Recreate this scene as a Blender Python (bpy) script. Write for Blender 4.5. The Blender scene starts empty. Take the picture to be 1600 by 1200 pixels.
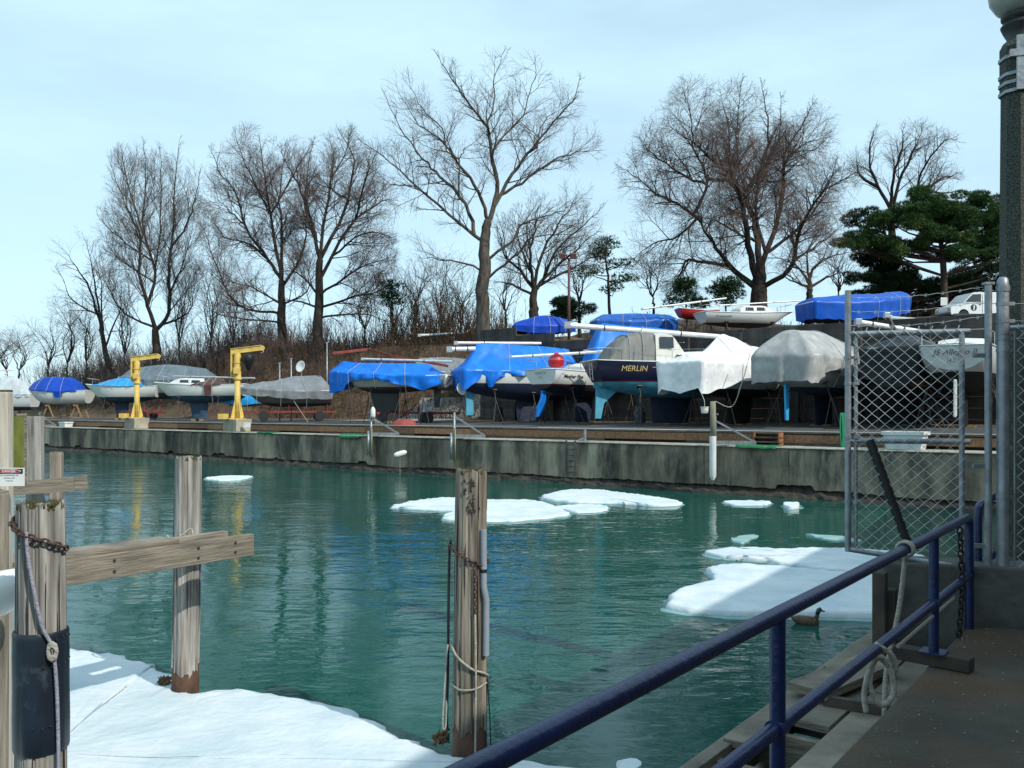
import bpy, bmesh, math, random
import numpy as np
from mathutils import Vector, Matrix, noise
random.seed(7); rng = np.random.default_rng(7)
PI = math.pi
sc = bpy.context.scene
col = sc.collection

# ---------------------------------------------------------------- camera
EYE = 3.2; FPX = 1333.0; HOR = 642.0
cam = bpy.data.cameras.new('camera'); camo = bpy.data.objects.new('camera', cam); col.objects.link(camo)
camo.location = (0, 0, EYE); camo.rotation_euler = (PI/2, 0, 0)
cam.sensor_width = 36; cam.lens = 36*FPX/1600; cam.shift_y = (HOR-600)/1600
cam.clip_start = 0.05; cam.clip_end = 6000
sc.camera = camo

# ---------------------------------------------------------------- light
SUN = Vector((0.74, -0.672, 0.839)).normalized()
w = bpy.data.worlds.new('World'); sc.world = w; w.use_nodes = True
nt = w.node_tree; nt.nodes.clear()
wo = nt.nodes.new('ShaderNodeOutputWorld'); bg = nt.nodes.new('ShaderNodeBackground')
sky = nt.nodes.new('ShaderNodeTexSky'); sky.sky_type = 'NISHITA'; sky.sun_disc = False
sky.sun_elevation = math.radians(40); sky.sun_rotation = math.radians(132.2)
sky.altitude = 100; sky.air_density = 1.05; sky.dust_density = 0.9; sky.ozone_density = 2.4
tc = nt.nodes.new('ShaderNodeTexCoord'); mp = nt.nodes.new('ShaderNodeMapping')
mp.inputs['Scale'].default_value = (1.2, 1.2, 4.5); mp.inputs['Rotation'].default_value = (0.1, 0.25, 0.4)
nz = nt.nodes.new('ShaderNodeTexNoise'); nz.inputs['Scale'].default_value = 1.6; nz.inputs['Detail'].default_value = 6; nz.inputs['Roughness'].default_value = 0.55
rp = nt.nodes.new('ShaderNodeValToRGB'); rp.color_ramp.elements[0].position = 0.36; rp.color_ramp.elements[1].position = 0.72
rp.color_ramp.elements[0].color = (0.62, 0.62, 0.62, 1); rp.color_ramp.elements[1].color = (0.92, 0.92, 0.92, 1)
mx = nt.nodes.new('ShaderNodeMixRGB'); mx.inputs['Color2'].default_value = (5.2, 7.4, 8.5, 1)   # thin high cloud
nt.links.new(tc.outputs['Generated'], mp.inputs['Vector']); nt.links.new(mp.outputs['Vector'], nz.inputs['Vector'])
nt.links.new(nz.outputs['Fac'], rp.inputs['Fac']); nt.links.new(rp.outputs['Color'], mx.inputs['Fac'])
nt.links.new(sky.outputs['Color'], mx.inputs['Color1']); nt.links.new(mx.outputs['Color'], bg.inputs['Color'])
nt.links.new(bg.outputs['Background'], wo.inputs['Surface'])
bg.inputs['Strength'].default_value = 0.143
sl = bpy.data.lights.new('sun', 'SUN'); slo = bpy.data.objects.new('sun', sl); col.objects.link(slo)
sl.energy = 4.1; sl.angle = math.radians(0.53); sl.color = (1.0, 0.95, 0.86)
slo.rotation_euler = SUN.to_track_quat('Z', 'Y').to_euler(); slo.location = (20, -15, 30)
sc.view_settings.view_transform = 'Standard'; sc.view_settings.look = 'None'
sc.view_settings.exposure = 0.0; sc.view_settings.gamma = 1.0; sc.view_settings.use_curve_mapping = False

# ---------------------------------------------------------------- layout
P0 = Vector((9.6, 32.0)); U = Vector((-0.775, 0.632)); N = Vector((0.632, 0.775))   # quay wall line
def at(px, py, Y): return Vector(((px-800)/FPX*Y, Y, EYE+(HOR-py)/FPX*Y))
def onz(px, py, z):
    Y = (EYE-z)*FPX/(py-HOR); return Vector(((px-800)/FPX*Y, Y, z))
def td(t, d, z=0.0): return Vector((P0.x+U.x*t+N.x*d, P0.y+U.y*t+N.y*d, z))
def lined(px, d):
    r = (px-800)/FPX; a = P0+N*d
    t = (r*a.y-a.x)/(U.x-r*U.y); return td(t, d)
def to_td(x, y):
    q = Vector((x, y))-P0; return q.dot(U), q.dot(N)
def sst(a, b, x):
    if b == a: return 0.0
    k = min(1, max(0, (x-a)/(b-a))); return k*k*(3-2*k)
def hgt(t, d):
    z = 2.408+0.02*(d-1)
    d0 = 11-2.0*sst(42, 52, t); d1 = 17-3*sst(42, 52, t)-4.6*(1-sst(23, 27, t)); d0 += 0.35*(1-sst(23, 27, t))
    H = 7.1+1.2*sst(14, 25, t)-2.1*sst(57, 66, t)-0.9*sst(66, 80, t)
    z += (H-2.6)*sst(d0, d1, d)
    z += (2.9-1.9*sst(28, 42, t))*sst(23, 43, d)*(1-sst(57, 70, t)*0.7)
    if d > d0:
        z += 0.35*noise.noise(Vector((t*0.22, d*0.3, 3)))*sst(d0, d1, d)+0.12*noise.noise(Vector((t*0.9, d*0.9, 1)))*sst(d0, d1, d)
    return z
def gz(x, y): return hgt(*to_td(x, y))

# ---------------------------------------------------------------- materials
_mats = {}
def mat(name, c1, c2=None, rough=0.6, metal=0.0, scale=3.0, stretch=(1, 1, 1), bump=0.0, bscale=30.0, lo=0.35, hi=0.65, spec=0.5, det=5, c3=None, s3=1.0, lo3=0.55, hi3=0.7, coat=0.0, rnd=0.0, flatb=False):
    if name in _mats: return _mats[name]
    m = bpy.data.materials.new(name); m.use_nodes = True; _mats[name] = m
    nt = m.node_tree; b = nt.nodes['Principled BSDF']
    b.inputs['Roughness'].default_value = rough; b.inputs['Metallic'].default_value = metal
    b.inputs['Specular IOR Level'].default_value = spec; b.inputs['Coat Weight'].default_value = coat
    if c2 is None: c2 = tuple(x*0.78 for x in c1)
    tc = nt.nodes.new('ShaderNodeTexCoord'); mp = nt.nodes.new('ShaderNodeMapping'); mp.inputs['Scale'].default_value = stretch
    nt.links.new(tc.outputs['Object'], mp.inputs['Vector'])
    n1 = nt.nodes.new('ShaderNodeTexNoise'); n1.inputs['Scale'].default_value = scale; n1.inputs['Detail'].default_value = det; n1.inputs['Roughness'].default_value = 0.6
    nt.links.new(mp.outputs['Vector'], n1.inputs['Vector'])
    r = nt.nodes.new('ShaderNodeValToRGB'); r.color_ramp.elements[0].position = lo; r.color_ramp.elements[1].position = hi
    r.color_ramp.elements[0].color = (*c2, 1); r.color_ramp.elements[1].color = (*c1, 1)
    nt.links.new(n1.outputs['Fac'], r.inputs['Fac']); out = r.outputs['Color']
    if c3 is not None:
        n3 = nt.nodes.new('ShaderNodeTexNoise'); n3.inputs['Scale'].default_value = s3; n3.inputs['Detail'].default_value = 6; n3.inputs['Roughness'].default_value = 0.65
        nt.links.new(mp.outputs['Vector'], n3.inputs['Vector'])
        r3 = nt.nodes.new('ShaderNodeValToRGB'); r3.color_ramp.elements[0].position = lo3; r3.color_ramp.elements[1].position = hi3
        nt.links.new(n3.outputs['Fac'], r3.inputs['Fac'])
        mx = nt.nodes.new('ShaderNodeMixRGB'); mx.inputs['Color2'].default_value = (*c3, 1)
        nt.links.new(r3.outputs['Color'], mx.inputs['Fac']); nt.links.new(out, mx.inputs['Color1']); out = mx.outputs['Color']
    if rnd:
        oi = nt.nodes.new('ShaderNodeObjectInfo'); mr = nt.nodes.new('ShaderNodeMapRange')
        mr.inputs['To Min'].default_value = 1-rnd; mr.inputs['To Max'].default_value = 1+rnd
        nt.links.new(oi.outputs['Random'], mr.inputs['Value'])
        hs = nt.nodes.new('ShaderNodeHueSaturation'); nt.links.new(mr.outputs['Result'], hs.inputs['Value'])
        nt.links.new(out, hs.inputs['Color']); out = hs.outputs['Color']
    nt.links.new(out, b.inputs['Base Color'])
    if bump:
        n2 = nt.nodes.new('ShaderNodeTexNoise'); n2.inputs['Scale'].default_value = bscale; n2.inputs['Detail'].default_value = 4
        nt.links.new(tc.outputs['Object'] if flatb else mp.outputs['Vector'], n2.inputs['Vector'])
        bp = nt.nodes.new('ShaderNodeBump'); bp.inputs['Strength'].default_value = min(1, bump); bp.inputs['Distance'].default_value = 0.02
        nt.links.new(n2.outputs['Fac'], bp.inputs['Height']); nt.links.new(bp.outputs['Normal'], b.inputs['Normal'])
    return m
def hull_mat(name, top, bottom, wl, stripe=None, sw=0.07, rough=0.25, bow=0.0):
    """topsides / boot stripe / antifouling, split at the painted waterline height"""
    m = mat(name, top, tuple(x*0.86 for x in top), rough=rough, scale=1.5, stretch=(0.4, 1, 2))
    nt = m.node_tree; b = nt.nodes['Principled BSDF']; src = b.inputs['Base Color'].links[0].from_socket
    tc = nt.nodes.new('ShaderNodeTexCoord'); sp = nt.nodes.new('ShaderNodeSeparateXYZ'); nt.links.new(tc.outputs['Object'], sp.inputs['Vector'])
    z = sp.outputs['Z']
    def step(h, c, src):
        mr = nt.nodes.new('ShaderNodeMapRange'); mr.inputs['From Min'].default_value = h-0.006; mr.inputs['From Max'].default_value = h+0.006
        nt.links.new(z, mr.inputs['Value'])
        mx = nt.nodes.new('ShaderNodeMixRGB'); nt.links.new(mr.outputs['Result'], mx.inputs['Fac'])
        mx.inputs['Color1'].default_value = (*c, 1); nt.links.new(src, mx.inputs['Color2']); return mx.outputs['Color']
    if stripe: src = step(wl+sw, stripe, src)
    nz = nt.nodes.new('ShaderNodeTexNoise'); nz.inputs['Scale'].default_value = 2.5; nz.inputs['Detail'].default_value = 6
    nt.links.new(tc.outputs['Object'], nz.inputs['Vector'])
    rp = nt.nodes.new('ShaderNodeValToRGB'); rp.color_ramp.elements[0].color = (*[x*0.6 for x in bottom], 1); rp.color_ramp.elements[1].color = (*bottom, 1)
    rp.color_ramp.elements[0].position = 0.3; rp.color_ramp.elements[1].position = 0.6
    nt.links.new(nz.outputs['Fac'], rp.inputs['Fac'])
    mr = nt.nodes.new('ShaderNodeMapRange'); mr.inputs['From Min'].default_value = wl-0.006; mr.inputs['From Max'].default_value = wl+0.006
    nt.links.new(z, mr.inputs['Value'])
    mx = nt.nodes.new('ShaderNodeMixRGB'); nt.links.new(mr.outputs['Result'], mx.inputs['Fac'])
    nt.links.new(rp.outputs['Color'], mx.inputs['Color1']); nt.links.new(src, mx.inputs['Color2'])
    nt.links.new(mx.outputs['Color'], b.inputs['Base Color'])
    rr = nt.nodes.new('ShaderNodeMapRange'); rr.inputs['To Min'].default_value = 0.75; rr.inputs['To Max'].default_value = rough
    rr.inputs['From Min'].default_value = wl-0.006; rr.inputs['From Max'].default_value = wl+0.006
    nt.links.new(z, rr.inputs['Value']); nt.links.new(rr.outputs['Result'], b.inputs['Roughness'])
    return m
def tarp_mat(name, c, rough=0.42, weave=True, cr=0.4):
    m = mat(name, c, tuple(x*0.72 for x in c), rough=rough, scale=1.3, c3=tuple(min(1, x*1.3) for x in c), s3=1.6, lo3=0.5, hi3=0.75, spec=0.3)
    nt = m.node_tree; b = nt.nodes['Principled BSDF']
    tc = nt.nodes.new('ShaderNodeTexCoord')
    v = nt.nodes.new('ShaderNodeTexNoise'); v.noise_type = 'RIDGED_MULTIFRACTAL'; v.inputs['Scale'].default_value = 1.1; v.inputs['Detail'].default_value = 4; v.inputs['Distortion'].default_value = 0.8
    nt.links.new(tc.outputs['Object'], v.inputs['Vector'])
    bp = nt.nodes.new('ShaderNodeBump'); bp.inputs['Strength'].default_value = cr; bp.inputs['Distance'].default_value = 0.035
    nt.links.new(v.outputs['Fac'], bp.inputs['Height']); nt.links.new(bp.outputs['Normal'], b.inputs['Normal'])
    return m

# ---------------------------------------------------------------- mesh helpers
class MB:
    def __init__(s): s.v = []; s.f = []
    def box(s, c, size, M=None):
        i = len(s.v); hx, hy, hz = size[0]/2, size[1]/2, size[2]/2
        for dz in (-hz, hz):
            for dx, dy in ((-hx, -hy), (hx, -hy), (hx, hy), (-hx, hy)):
                p = Vector((dx, dy, dz)); p = M @ p if M is not None else p
                s.v.append((p.x+c[0], p.y+c[1], p.z+c[2]))
        s.f += [(i, i+3, i+2, i+1), (i+4, i+5, i+6, i+7)]+[(i+k, i+(k+1) % 4, i+4+(k+1) % 4, i+4+k) for k in range(4)]
        return s
    def beam(s, a, b, wd, h, up=Vector((0, 0, 1))):
        a = Vector(a); b = Vector(b); d = (b-a).normalized(); r = d.cross(up).normalized(); u = r.cross(d)
        i = len(s.v)
        for p in (a, b):
            for sx, sy in ((-1, -1), (1, -1), (1, 1), (-1, 1)):
                q = p+r*(sx*wd/2)+u*(sy*h/2); s.v.append(tuple(q))
        s.f += [(i, i+1, i+2, i+3), (i+7, i+6, i+5, i+4)]+[(i+k, i+4+k, i+4+(k+1) % 4, i+(k+1) % 4) for k in range(4)]
        return s
    def tube(s, pts, r, n=8, cap=True, closed=False):
        pts = [Vector(p) for p in pts]; m = len(pts)
        rs = r if isinstance(r, (list, tuple)) else [r]*m
        i = len(s.v); ref = None
        for k in range(m):
            if closed: t = (pts[(k+1) % m]-pts[k-1])
            else: t = (pts[min(k+1, m-1)]-pts[max(k-1, 0)])
            t = t.normalized() if t.length > 1e-9 else Vector((0, 0, 1))
            if ref is None:
                ref = Vector((0, 0, 1)).cross(t)
                if ref.length < 0.1: ref = Vector((1, 0, 0)).cross(t)
                ref.normalize()
            else:
                ref = ref-t*ref.dot(t)
                if ref.length < 1e-6: ref = Vector((1, 0, 0))
                ref.normalize()
            q = t.cross(ref)
            for j in range(n):
                a = 2*PI*j/n; s.v.append(tuple(pts[k]+(ref*math.cos(a)+q*math.sin(a))*rs[k]))
        for k in range(m if closed else m-1):
            k2 = (k+1) % m
            for j in range(n):
                j2 = (j+1) % n; s.f.append((i+k*n+j, i+k*n+j2, i+k2*n+j2, i+k2*n+j))
        if cap and not closed:
            s.f.append(tuple(i+n-1-j for j in range(n))); s.f.append(tuple(i+(m-1)*n+j for j in range(n)))
        return s
    def lathe(s, prof, n=16, c=(0, 0, 0), wob=0.0, seed=0, cap=True, lean=(0, 0), flute=0.0):
        i = len(s.v); z0 = prof[0][1]
        for r, z in prof:
            for j in range(n):
                a = 2*PI*j/n
                rr = r*(1+wob*noise.noise(Vector((math.cos(a)*1.3+seed, math.sin(a)*1.3, z*0.35)))+0.5*wob*noise.noise(Vector((math.cos(a)*4+seed, math.sin(a)*4, z*0.3))))
                if flute: f_ = noise.noise(Vector((math.cos(a)*9+seed, math.sin(a)*9, z*0.55))); rr *= 1+flute*(f_ if f_ > -0.15 else f_*2.2)
                s.v.append((c[0]+rr*math.cos(a)+lean[0]*(z-z0), c[1]+rr*math.sin(a)+lean[1]*(z-z0), c[2]+z))
        for k in range(len(prof)-1):
            for j in range(n):
                j2 = (j+1) % n; s.f.append((i+k*n+j, i+k*n+j2, i+(k+1)*n+j2, i+(k+1)*n+j))
        if cap:
            s.f.append(tuple(i+n-1-j for j in range(n))); s.f.append(tuple(i+(len(prof)-1)*n+j for j in range(n)))
        return s
    def grid(s, P, closed_u=False):
        i = len(s.v); nu = len(P); nv = len(P[0])
        for row in P:
            for p in row: s.v.append(tuple(p))
        for a in range(nu if closed_u else nu-1):
            a2 = (a+1) % nu
            for b in range(nv-1): s.f.append((i+a*nv+b, i+a2*nv+b, i+a2*nv+b+1, i+a*nv+b+1))
        return s
    def prism(s, poly, a, b, axis='y'):
        """2-D outline swept from a to b along an axis"""
        i = len(s.v); n = len(poly)
        for q in (a, b):
            for x, z in poly:
                s.v.append((x, q, z) if axis == 'y' else ((q, x, z) if axis == 'x' else (x, z, q)))
        s.f.append(tuple(i+k for k in range(n))); s.f.append(tuple(i+n+n-1-k for k in range(n)))
        for k in range(n): s.f.append((i+k, i+n+k, i+n+(k+1) % n, i+(k+1) % n))
        return s
    def mesh(s, name, m, smooth=False, fix=False):
        me = bpy.data.meshes.new(name); me.from_pydata(s.v, [], s.f)
        if fix:
            bm = bmesh.new(); bm.from_mesh(me); bmesh.ops.recalc_face_normals(bm, faces=bm.faces); bm.to_mesh(me); bm.free()
        if m is not None: me.materials.append(m)
        if smooth: me.polygons.foreach_set('use_smooth', [True]*len(me.polygons))
        me.update(); return me
    def build(s, name, m, parent=None, smooth=False, bevel=0.0, loc=None, fix=True):
        me = s.mesh(name, m, smooth, fix)
        return link(name, me, parent, bevel, loc)
def link(name, me, parent=None, bevel=0.0, loc=None, rz=None):
    o = bpy.data.objects.new(name, me); col.objects.link(o)
    if parent is not None: o.parent = parent
    if loc is not None: o.location = loc
    if rz is not None: o.rotation_euler.z = rz
    if bevel:
        md = o.modifiers.new('bevel', 'BEVEL'); md.width = bevel; md.segments = 2; md.limit_method = 'ANGLE'
    return o
def tag(o, label, cat, group=None, kind=None):
    if label: o['label'] = label
    if cat: o['category'] = cat
    if group: o['group'] = group
    if kind: o['kind'] = kind
    return o
def thing(name, label, cat, loc=(0, 0, 0), rz=0.0, group=None):
    o = bpy.data.objects.new(name, None); col.objects.link(o); o.location = loc; o.rotation_euler = (0, 0, rz); o.empty_display_size = 0.3
    return tag(o, label, cat, group)
def smooth_sharp(o, ang=40):
    o.data.polygons.foreach_set('use_smooth', [True]*len(o.data.polygons))
    bm = bmesh.new(); bm.from_mesh(o.data)
    for e in bm.edges:
        if len(e.link_faces) == 2 and e.calc_face_angle(0) > math.radians(ang): e.smooth = False
    bm.to_mesh(o.data); bm.free(); return o
def text_mesh(txt, size, mapf, name, m, parent, shear=0.0, align='LEFT', thick=0.0):
    cu = bpy.data.curves.new('lettering', 'FONT'); cu.body = txt; cu.size = size; cu.align_x = align; cu.shear = shear; cu.resolution_u = 2; cu.offset = thick
    to = bpy.data.objects.new('lettering', cu); col.objects.link(to)
    dg = bpy.context.evaluated_depsgraph_get(); me = bpy.data.meshes.new_from_object(to.evaluated_get(dg))
    bpy.data.objects.remove(to); bpy.data.curves.remove(cu)
    for v in me.vertices: v.co = mapf(v.co.x, v.co.y)
    me.materials.clear(); me.materials.append(m); me.name = name
    o = bpy.data.objects.new(name, me); col.objects.link(o)
    if parent is not None: o.parent = parent
    return o
def interp(tab, x):
    if x <= tab[0][0]: return tab[0][1]
    for (a, b), (c, d) in zip(tab, tab[1:]):
        if x <= c:
            k = (x-a)/(c-a); k = k*k*(3-2*k); return b+(d-b)*k
    return tab[-1][1]
def rope(pts, r, name, label, m, n=6, cat='rope', sub=6):
    P = []
    pts = [Vector(p) for p in pts]
    for i in range(len(pts)-1):
        p0 = pts[max(i-1, 0)]; p1 = pts[i]; p2 = pts[i+1]; p3 = pts[min(i+2, len(pts)-1)]
        for k in range(sub):
            t = k/sub
            P.append(0.5*((2*p1)+(p2-p0)*t+(2*p0-5*p1+4*p2-p3)*t*t+(3*p1-p0-3*p2+p3)*t**3))
    P.append(pts[-1])
    o = MB().tube(P, r, n).build(name, m, smooth=True)
    return tag(o, label, cat) if label else o
def chain(pts, ll, name, label, m, wr=0.005):
    pts = [Vector(p) for p in pts]; mb = MB(); L = [0]
    for a, b in zip(pts, pts[1:]): L.append(L[-1]+(b-a).length)
    n = max(2, int(L[-1]/(ll*0.72)))
    def pos(s):
        for i in range(len(pts)-1):
            if s <= L[i+1] or i == len(pts)-2:
                return pts[i]+(pts[i+1]-pts[i])*((s-L[i])/max(1e-6, L[i+1]-L[i]))
    for k in range(n):
        s = (k+0.5)/n*L[-1]; c = pos(s); t = (pos(min(L[-1], s+0.01))-pos(max(0, s-0.01))).normalized()
        a = Vector((0, 0, 1)).cross(t)
        if a.length < 0.2: a = Vector((1, 0, 0)).cross(t)
        a.normalize(); b = t.cross(a)
        q = a if k % 2 else b; q = (q+0.25*(b if k % 2 else a)*random.uniform(-1, 1)).normalized()
        loop = [c+t*(math.cos(x)*ll/2)+q*(math.sin(x)*ll*0.3) for x in [2*PI*j/10 for j in range(10)]]
        mb.tube(loop, wr, 5, closed=True)
    return tag(mb.build(name, m, smooth=True), label, 'chain')
# ================================================================ SETTING
# ---- water
def water_mat():
    m = bpy.data.materials.new('harbour_water'); m.use_nodes = True; nt = m.node_tree; b = nt.nodes['Principled BSDF']
    b.inputs['Base Color'].default_value = (0.005, 0.068, 0.053, 1); b.inputs['Roughness'].default_value = 0.035; b.inputs['IOR'].default_value = 1.29
    tc = nt.nodes.new('ShaderNodeTexCoord')
    def nse(sx, sy, scale, rot, det, dist=0.0):
        mp = nt.nodes.new('ShaderNodeMapping'); mp.inputs['Scale'].default_value = (sx, sy, 1); mp.inputs['Rotation'].default_value = (0, 0, rot)
        nt.links.new(tc.outputs['Object'], mp.inputs['Vector'])
        n = nt.nodes.new('ShaderNodeTexNoise'); n.inputs['Scale'].default_value = scale; n.inputs['Detail'].default_value = det; n.inputs['Distortion'].default_value = dist
        nt.links.new(mp.outputs['Vector'], n.inputs['Vector']); return n.outputs['Fac']
    big = nse(0.5, 1.0, 1.3, 0.15, 3, 0.4); small = nse(0.6, 1.3, 4.2, -0.12, 3, 0.5); patch = nse(0.7, 1.3, 0.16, 0.5, 4)
    pr = nt.nodes.new('ShaderNodeMapRange'); pr.inputs['From Min'].default_value = 0.38; pr.inputs['From Max'].default_value = 0.66; pr.inputs['To Min'].default_value = 0.3; pr.inputs['To Max'].default_value = 1.45
    nt.links.new(patch, pr.inputs['Value'])
    add = nt.nodes.new('ShaderNodeMath'); add.operation = 'MULTIPLY_ADD'; add.inputs[1].default_value = 0.34
    nt.links.new(small, add.inputs[0]); nt.links.new(big, add.inputs[2])
    mul = nt.nodes.new('ShaderNodeMath'); mul.operation = 'MULTIPLY'; nt.links.new(add.outputs[0], mul.inputs[0]); nt.links.new(pr.outputs['Result'], mul.inputs[1])
    bp = nt.nodes.new('ShaderNodeBump'); bp.inputs['Strength'].default_value = 0.36; bp.inputs['Distance'].default_value = 0.1
    nt.links.new(mul.outputs[0], bp.inputs['Height']); nt.links.new(bp.outputs['Normal'], b.inputs['Normal'])
    return m
wm = MB(); wm.v = [(-2500, -300, 0), (2500, -300, 0), (2500, 4500, 0), (-2500, 4500, 0)]; wm.f = [(0, 1, 2, 3)]
tag(wm.build('harbour_water', water_mat(), fix=False), 'rippled teal green harbour water', None, kind='structure')

# ---- yard and hillside
asph = mat('yard_asphalt', (0.07, 0.07, 0.068), (0.035, 0.036, 0.036), rough=0.85, scale=0.6, c3=(0.11, 0.10, 0.085), s3=0.35, bump=0.35, bscale=14)
litter = mat('leaf_litter', (0.15, 0.085, 0.045), (0.055, 0.036, 0.022), rough=0.95, scale=1.6, c3=(0.085, 0.075, 0.04), s3=0.35, bump=1.0, bscale=5, det=8)
def terr(name, t0, t1, nt_, dl, m):
    mb = MB(); P = []
    for i in range(nt_+1):
        t = t0+(t1-t0)*i/nt_
        P.append([td(t, d, hgt(t, d)) for d in dl])
    mb.grid(P); o = mb.build(name, m, smooth=True, fix=False)
    o.data.update(); return o
o = terr('yard_pavement', -45, 150, 195, [1.42, 2.5, 4, 6, 8, 9], asph); tag(o, 'grey asphalt boat storage yard', None, kind='structure')
dl = [9+0.5*k for k in range(26)]+[22+1.5*k for k in range(18)]+[52, 60, 75, 100, 150]
o = terr('hillside', -45, 150, 260, dl, litter); tag(o, 'brown leaf covered bank behind the boat yard', None, kind='structure')

# ---- quay wall
conc = mat('stained_concrete', (0.34, 0.29, 0.21), (0.06, 0.053, 0.04), rough=0.9, scale=0.75, stretch=(1, 1, 0.30), c3=(0.045, 0.045, 0.036), s3=0.8, lo3=0.48, hi3=0.66, bump=0.45, bscale=7, lo=0.38, hi=0.66, rnd=0.42, flatb=True, det=8)
capc = mat('cap_concrete', (0.36, 0.34, 0.28), (0.20, 0.19, 0.16), rough=0.9, scale=2.2, bump=0.5, bscale=12, rnd=0.15)
rub = mat('waterline_rubble', (0.055, 0.045, 0.035), (0.012, 0.012, 0.011), rough=0.95, scale=3, bump=1.0, bscale=6)
wall = thing('quay_wall', 'long stained concrete quay wall edging the far side of the basin', 'wall', td(0, 0, 0))
wo_ = td(0, 0, 0)
def L(v): return Vector(v)-wo_
edges = [-22]
while edges[-1] < 100: edges.append(edges[-1]+random.choice((3.4, 4.2, 4.8, 5.4)))
for a, b in zip(edges, edges[1:]):
    mb = MB(); P = []; nx_ = 40; off = random.uniform(-0.03, 0.03)
    for i in range(nx_+1):
        t = a+0.012+(b-a-0.024)*i/nx_
        zb = 0.30+0.10*noise.noise(Vector((t*0.27, 0, 5)))+0.035*noise.noise(Vector((t*2.9, 4, 5)))+0.03*noise.noise(Vector((t*8.1, 4, 5)))+0.16*sst(0.25, 0.32, noise.noise(Vector((t*0.5, 9, 2))))
        row = []
        for k in range(7):
            z = zb+(1.80-zb)*k/6
            row.append(L(td(t, off+0.02*noise.noise(Vector((t*0.8, z*1.3, 2)))+(0.05 if k == 6 else 0), z)))
        row.append(L(td(t, 0.6, 1.80)))
        row.insert(0, L(td(t, 0.6, zb+0.1)))
        P.append(row)
    mb.grid(P); n = len(P[0])
    for e in (0, nx_): mb.f.append(tuple(e*n+k for k in range(n)))
    mb.build('wall_panel', conc, wall)
    mb = MB(); q = [L(td(a+0.01, -0.07, 1.80)), L(td(b-0.01, -0.07, 1.80)), L(td(b-0.01, 1.4, 1.80)), L(td(a+0.01, 1.4, 1.80))]
    P = []
    for i in range(13):
        t = a+0.01+(b-a-0.02)*i/12; e = -0.06+0.035*noise.noise(Vector((t*1.6, 1, 1)))+0.06*max(0, noise.noise(Vector((t*0.5, 7, 1))))
        P.append([L(td(t, e+0.03, 1.803)), L(td(t, e, 1.83)), L(td(t, e+0.04, 1.868)), L(td(t, 1.4, 1.874))])
    mb.grid(P); mb.build('cap_slab', capc, wall)
mb = MB(); P = []
for i in range(500):
    t = -22+122*i/499; row = []
    for k, (d, z) in enumerate(((-0.28, -0.25), (-0.16, 0.02), (0.02, 0.16), (0.14, 0.34), (0.3, 0.55), (0.5, 0.75))):
        row.append(L(td(t, d+0.16*noise.noise(Vector((t*1.9, z*5, 8))), z+0.10*noise.noise(Vector((t*2.3, k*3.1, 4))))))
    P.append(row)
mb.grid(P); mb.build('eroded_footing', rub, wall)
# recessed rung ladder in the wall face
steel_d = mat('dark_galvanised', (0.12, 0.13, 0.14), (0.06, 0.065, 0.07), rough=0.5, metal=0.6, scale=6)
def ladder_at(px):
    p = lined(px, -0.08); t, _ = to_td(p.x, p.y)
    lad = thing('wall_ladder', 'dark rung ladder fixed to the quay wall face below the long timber step', 'ladder', td(t, -0.08, 0.5))
    o_ = td(t, -0.08, 0.5)
    for s in (-0.24, 0.24): MB().beam(td(t+s, -0.14, 0.35)-o_, td(t+s, -0.14, 1.9)-o_, 0.05, 0.08, Vector((N.x, N.y, 0))).build('rail', steel_d, lad)
    for k in range(6): MB().tube([td(t-0.24, -0.14, 0.5+0.25*k)-o_, td(t+0.24, -0.14, 0.5+0.25*k)-o_], 0.022, 8).build('rung', steel_d, lad)
ladder_at(893)

# ---- timber step along the yard edge
wood_b = mat('brown_timber', (0.27, 0.145, 0.07), (0.12, 0.064, 0.033), rough=0.8, scale=2.5, stretch=(6, 6, 6), bump=0.4, bscale=8, rnd=0.3, c3=(0.15, 0.11, 0.08), s3=0.35)
wood_d = mat('dark_timber', (0.075, 0.06, 0.045), (0.03, 0.025, 0.02), rough=0.85, scale=3, bump=0.4, bscale=8, rnd=0.3)
wood_t = mat('grey_top_timber', (0.15, 0.115, 0.085), (0.07, 0.053, 0.04), rough=0.85, scale=2.5, bump=0.4, bscale=8, rnd=0.25)
step = thing('timber_step', 'long stacked timber step running along the top of the quay wall', 'timber step', td(0, 1.2, 1.87))
step.rotation_euler.z = math.atan2(U.y, U.x)
SL = 4.0
def tm(sz, m, nm):
    return MB().box((0, 0, 0), sz).mesh(nm, m)
bm_low = tm((SL-0.02, 0.26, 0.11), wood_d, 'timber'); bm_face = tm((SL-0.015, 0.20, 0.29), wood_b, 'timber'); bm_mid = tm((SL-0.01, 0.22, 0.05), wood_d, 'timber'); bm_top = tm((SL-0.012, 0.34, 0.075), wood_t, 'timber')
for k in range(-5, 24):
    for me, y, z in ((bm_low, 0.02, 0.065), (bm_face, 0.0, 0.262), (bm_mid, 0.05, 0.42), (bm_top, 0.10, 0.497)):
        if me is bm_low and k % 3 == 1: continue
        link('timber', me, step, 0.008, (k*SL+2.0+random.uniform(-0.004, 0.004), y*-1+random.uniform(-0.012, 0.012), z+random.uniform(-0.006, 0.006)))
MB().box((36, -0.22, 0.26), (124, 0.04, 0.52)).build('backing_board', wood_d, step)
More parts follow.
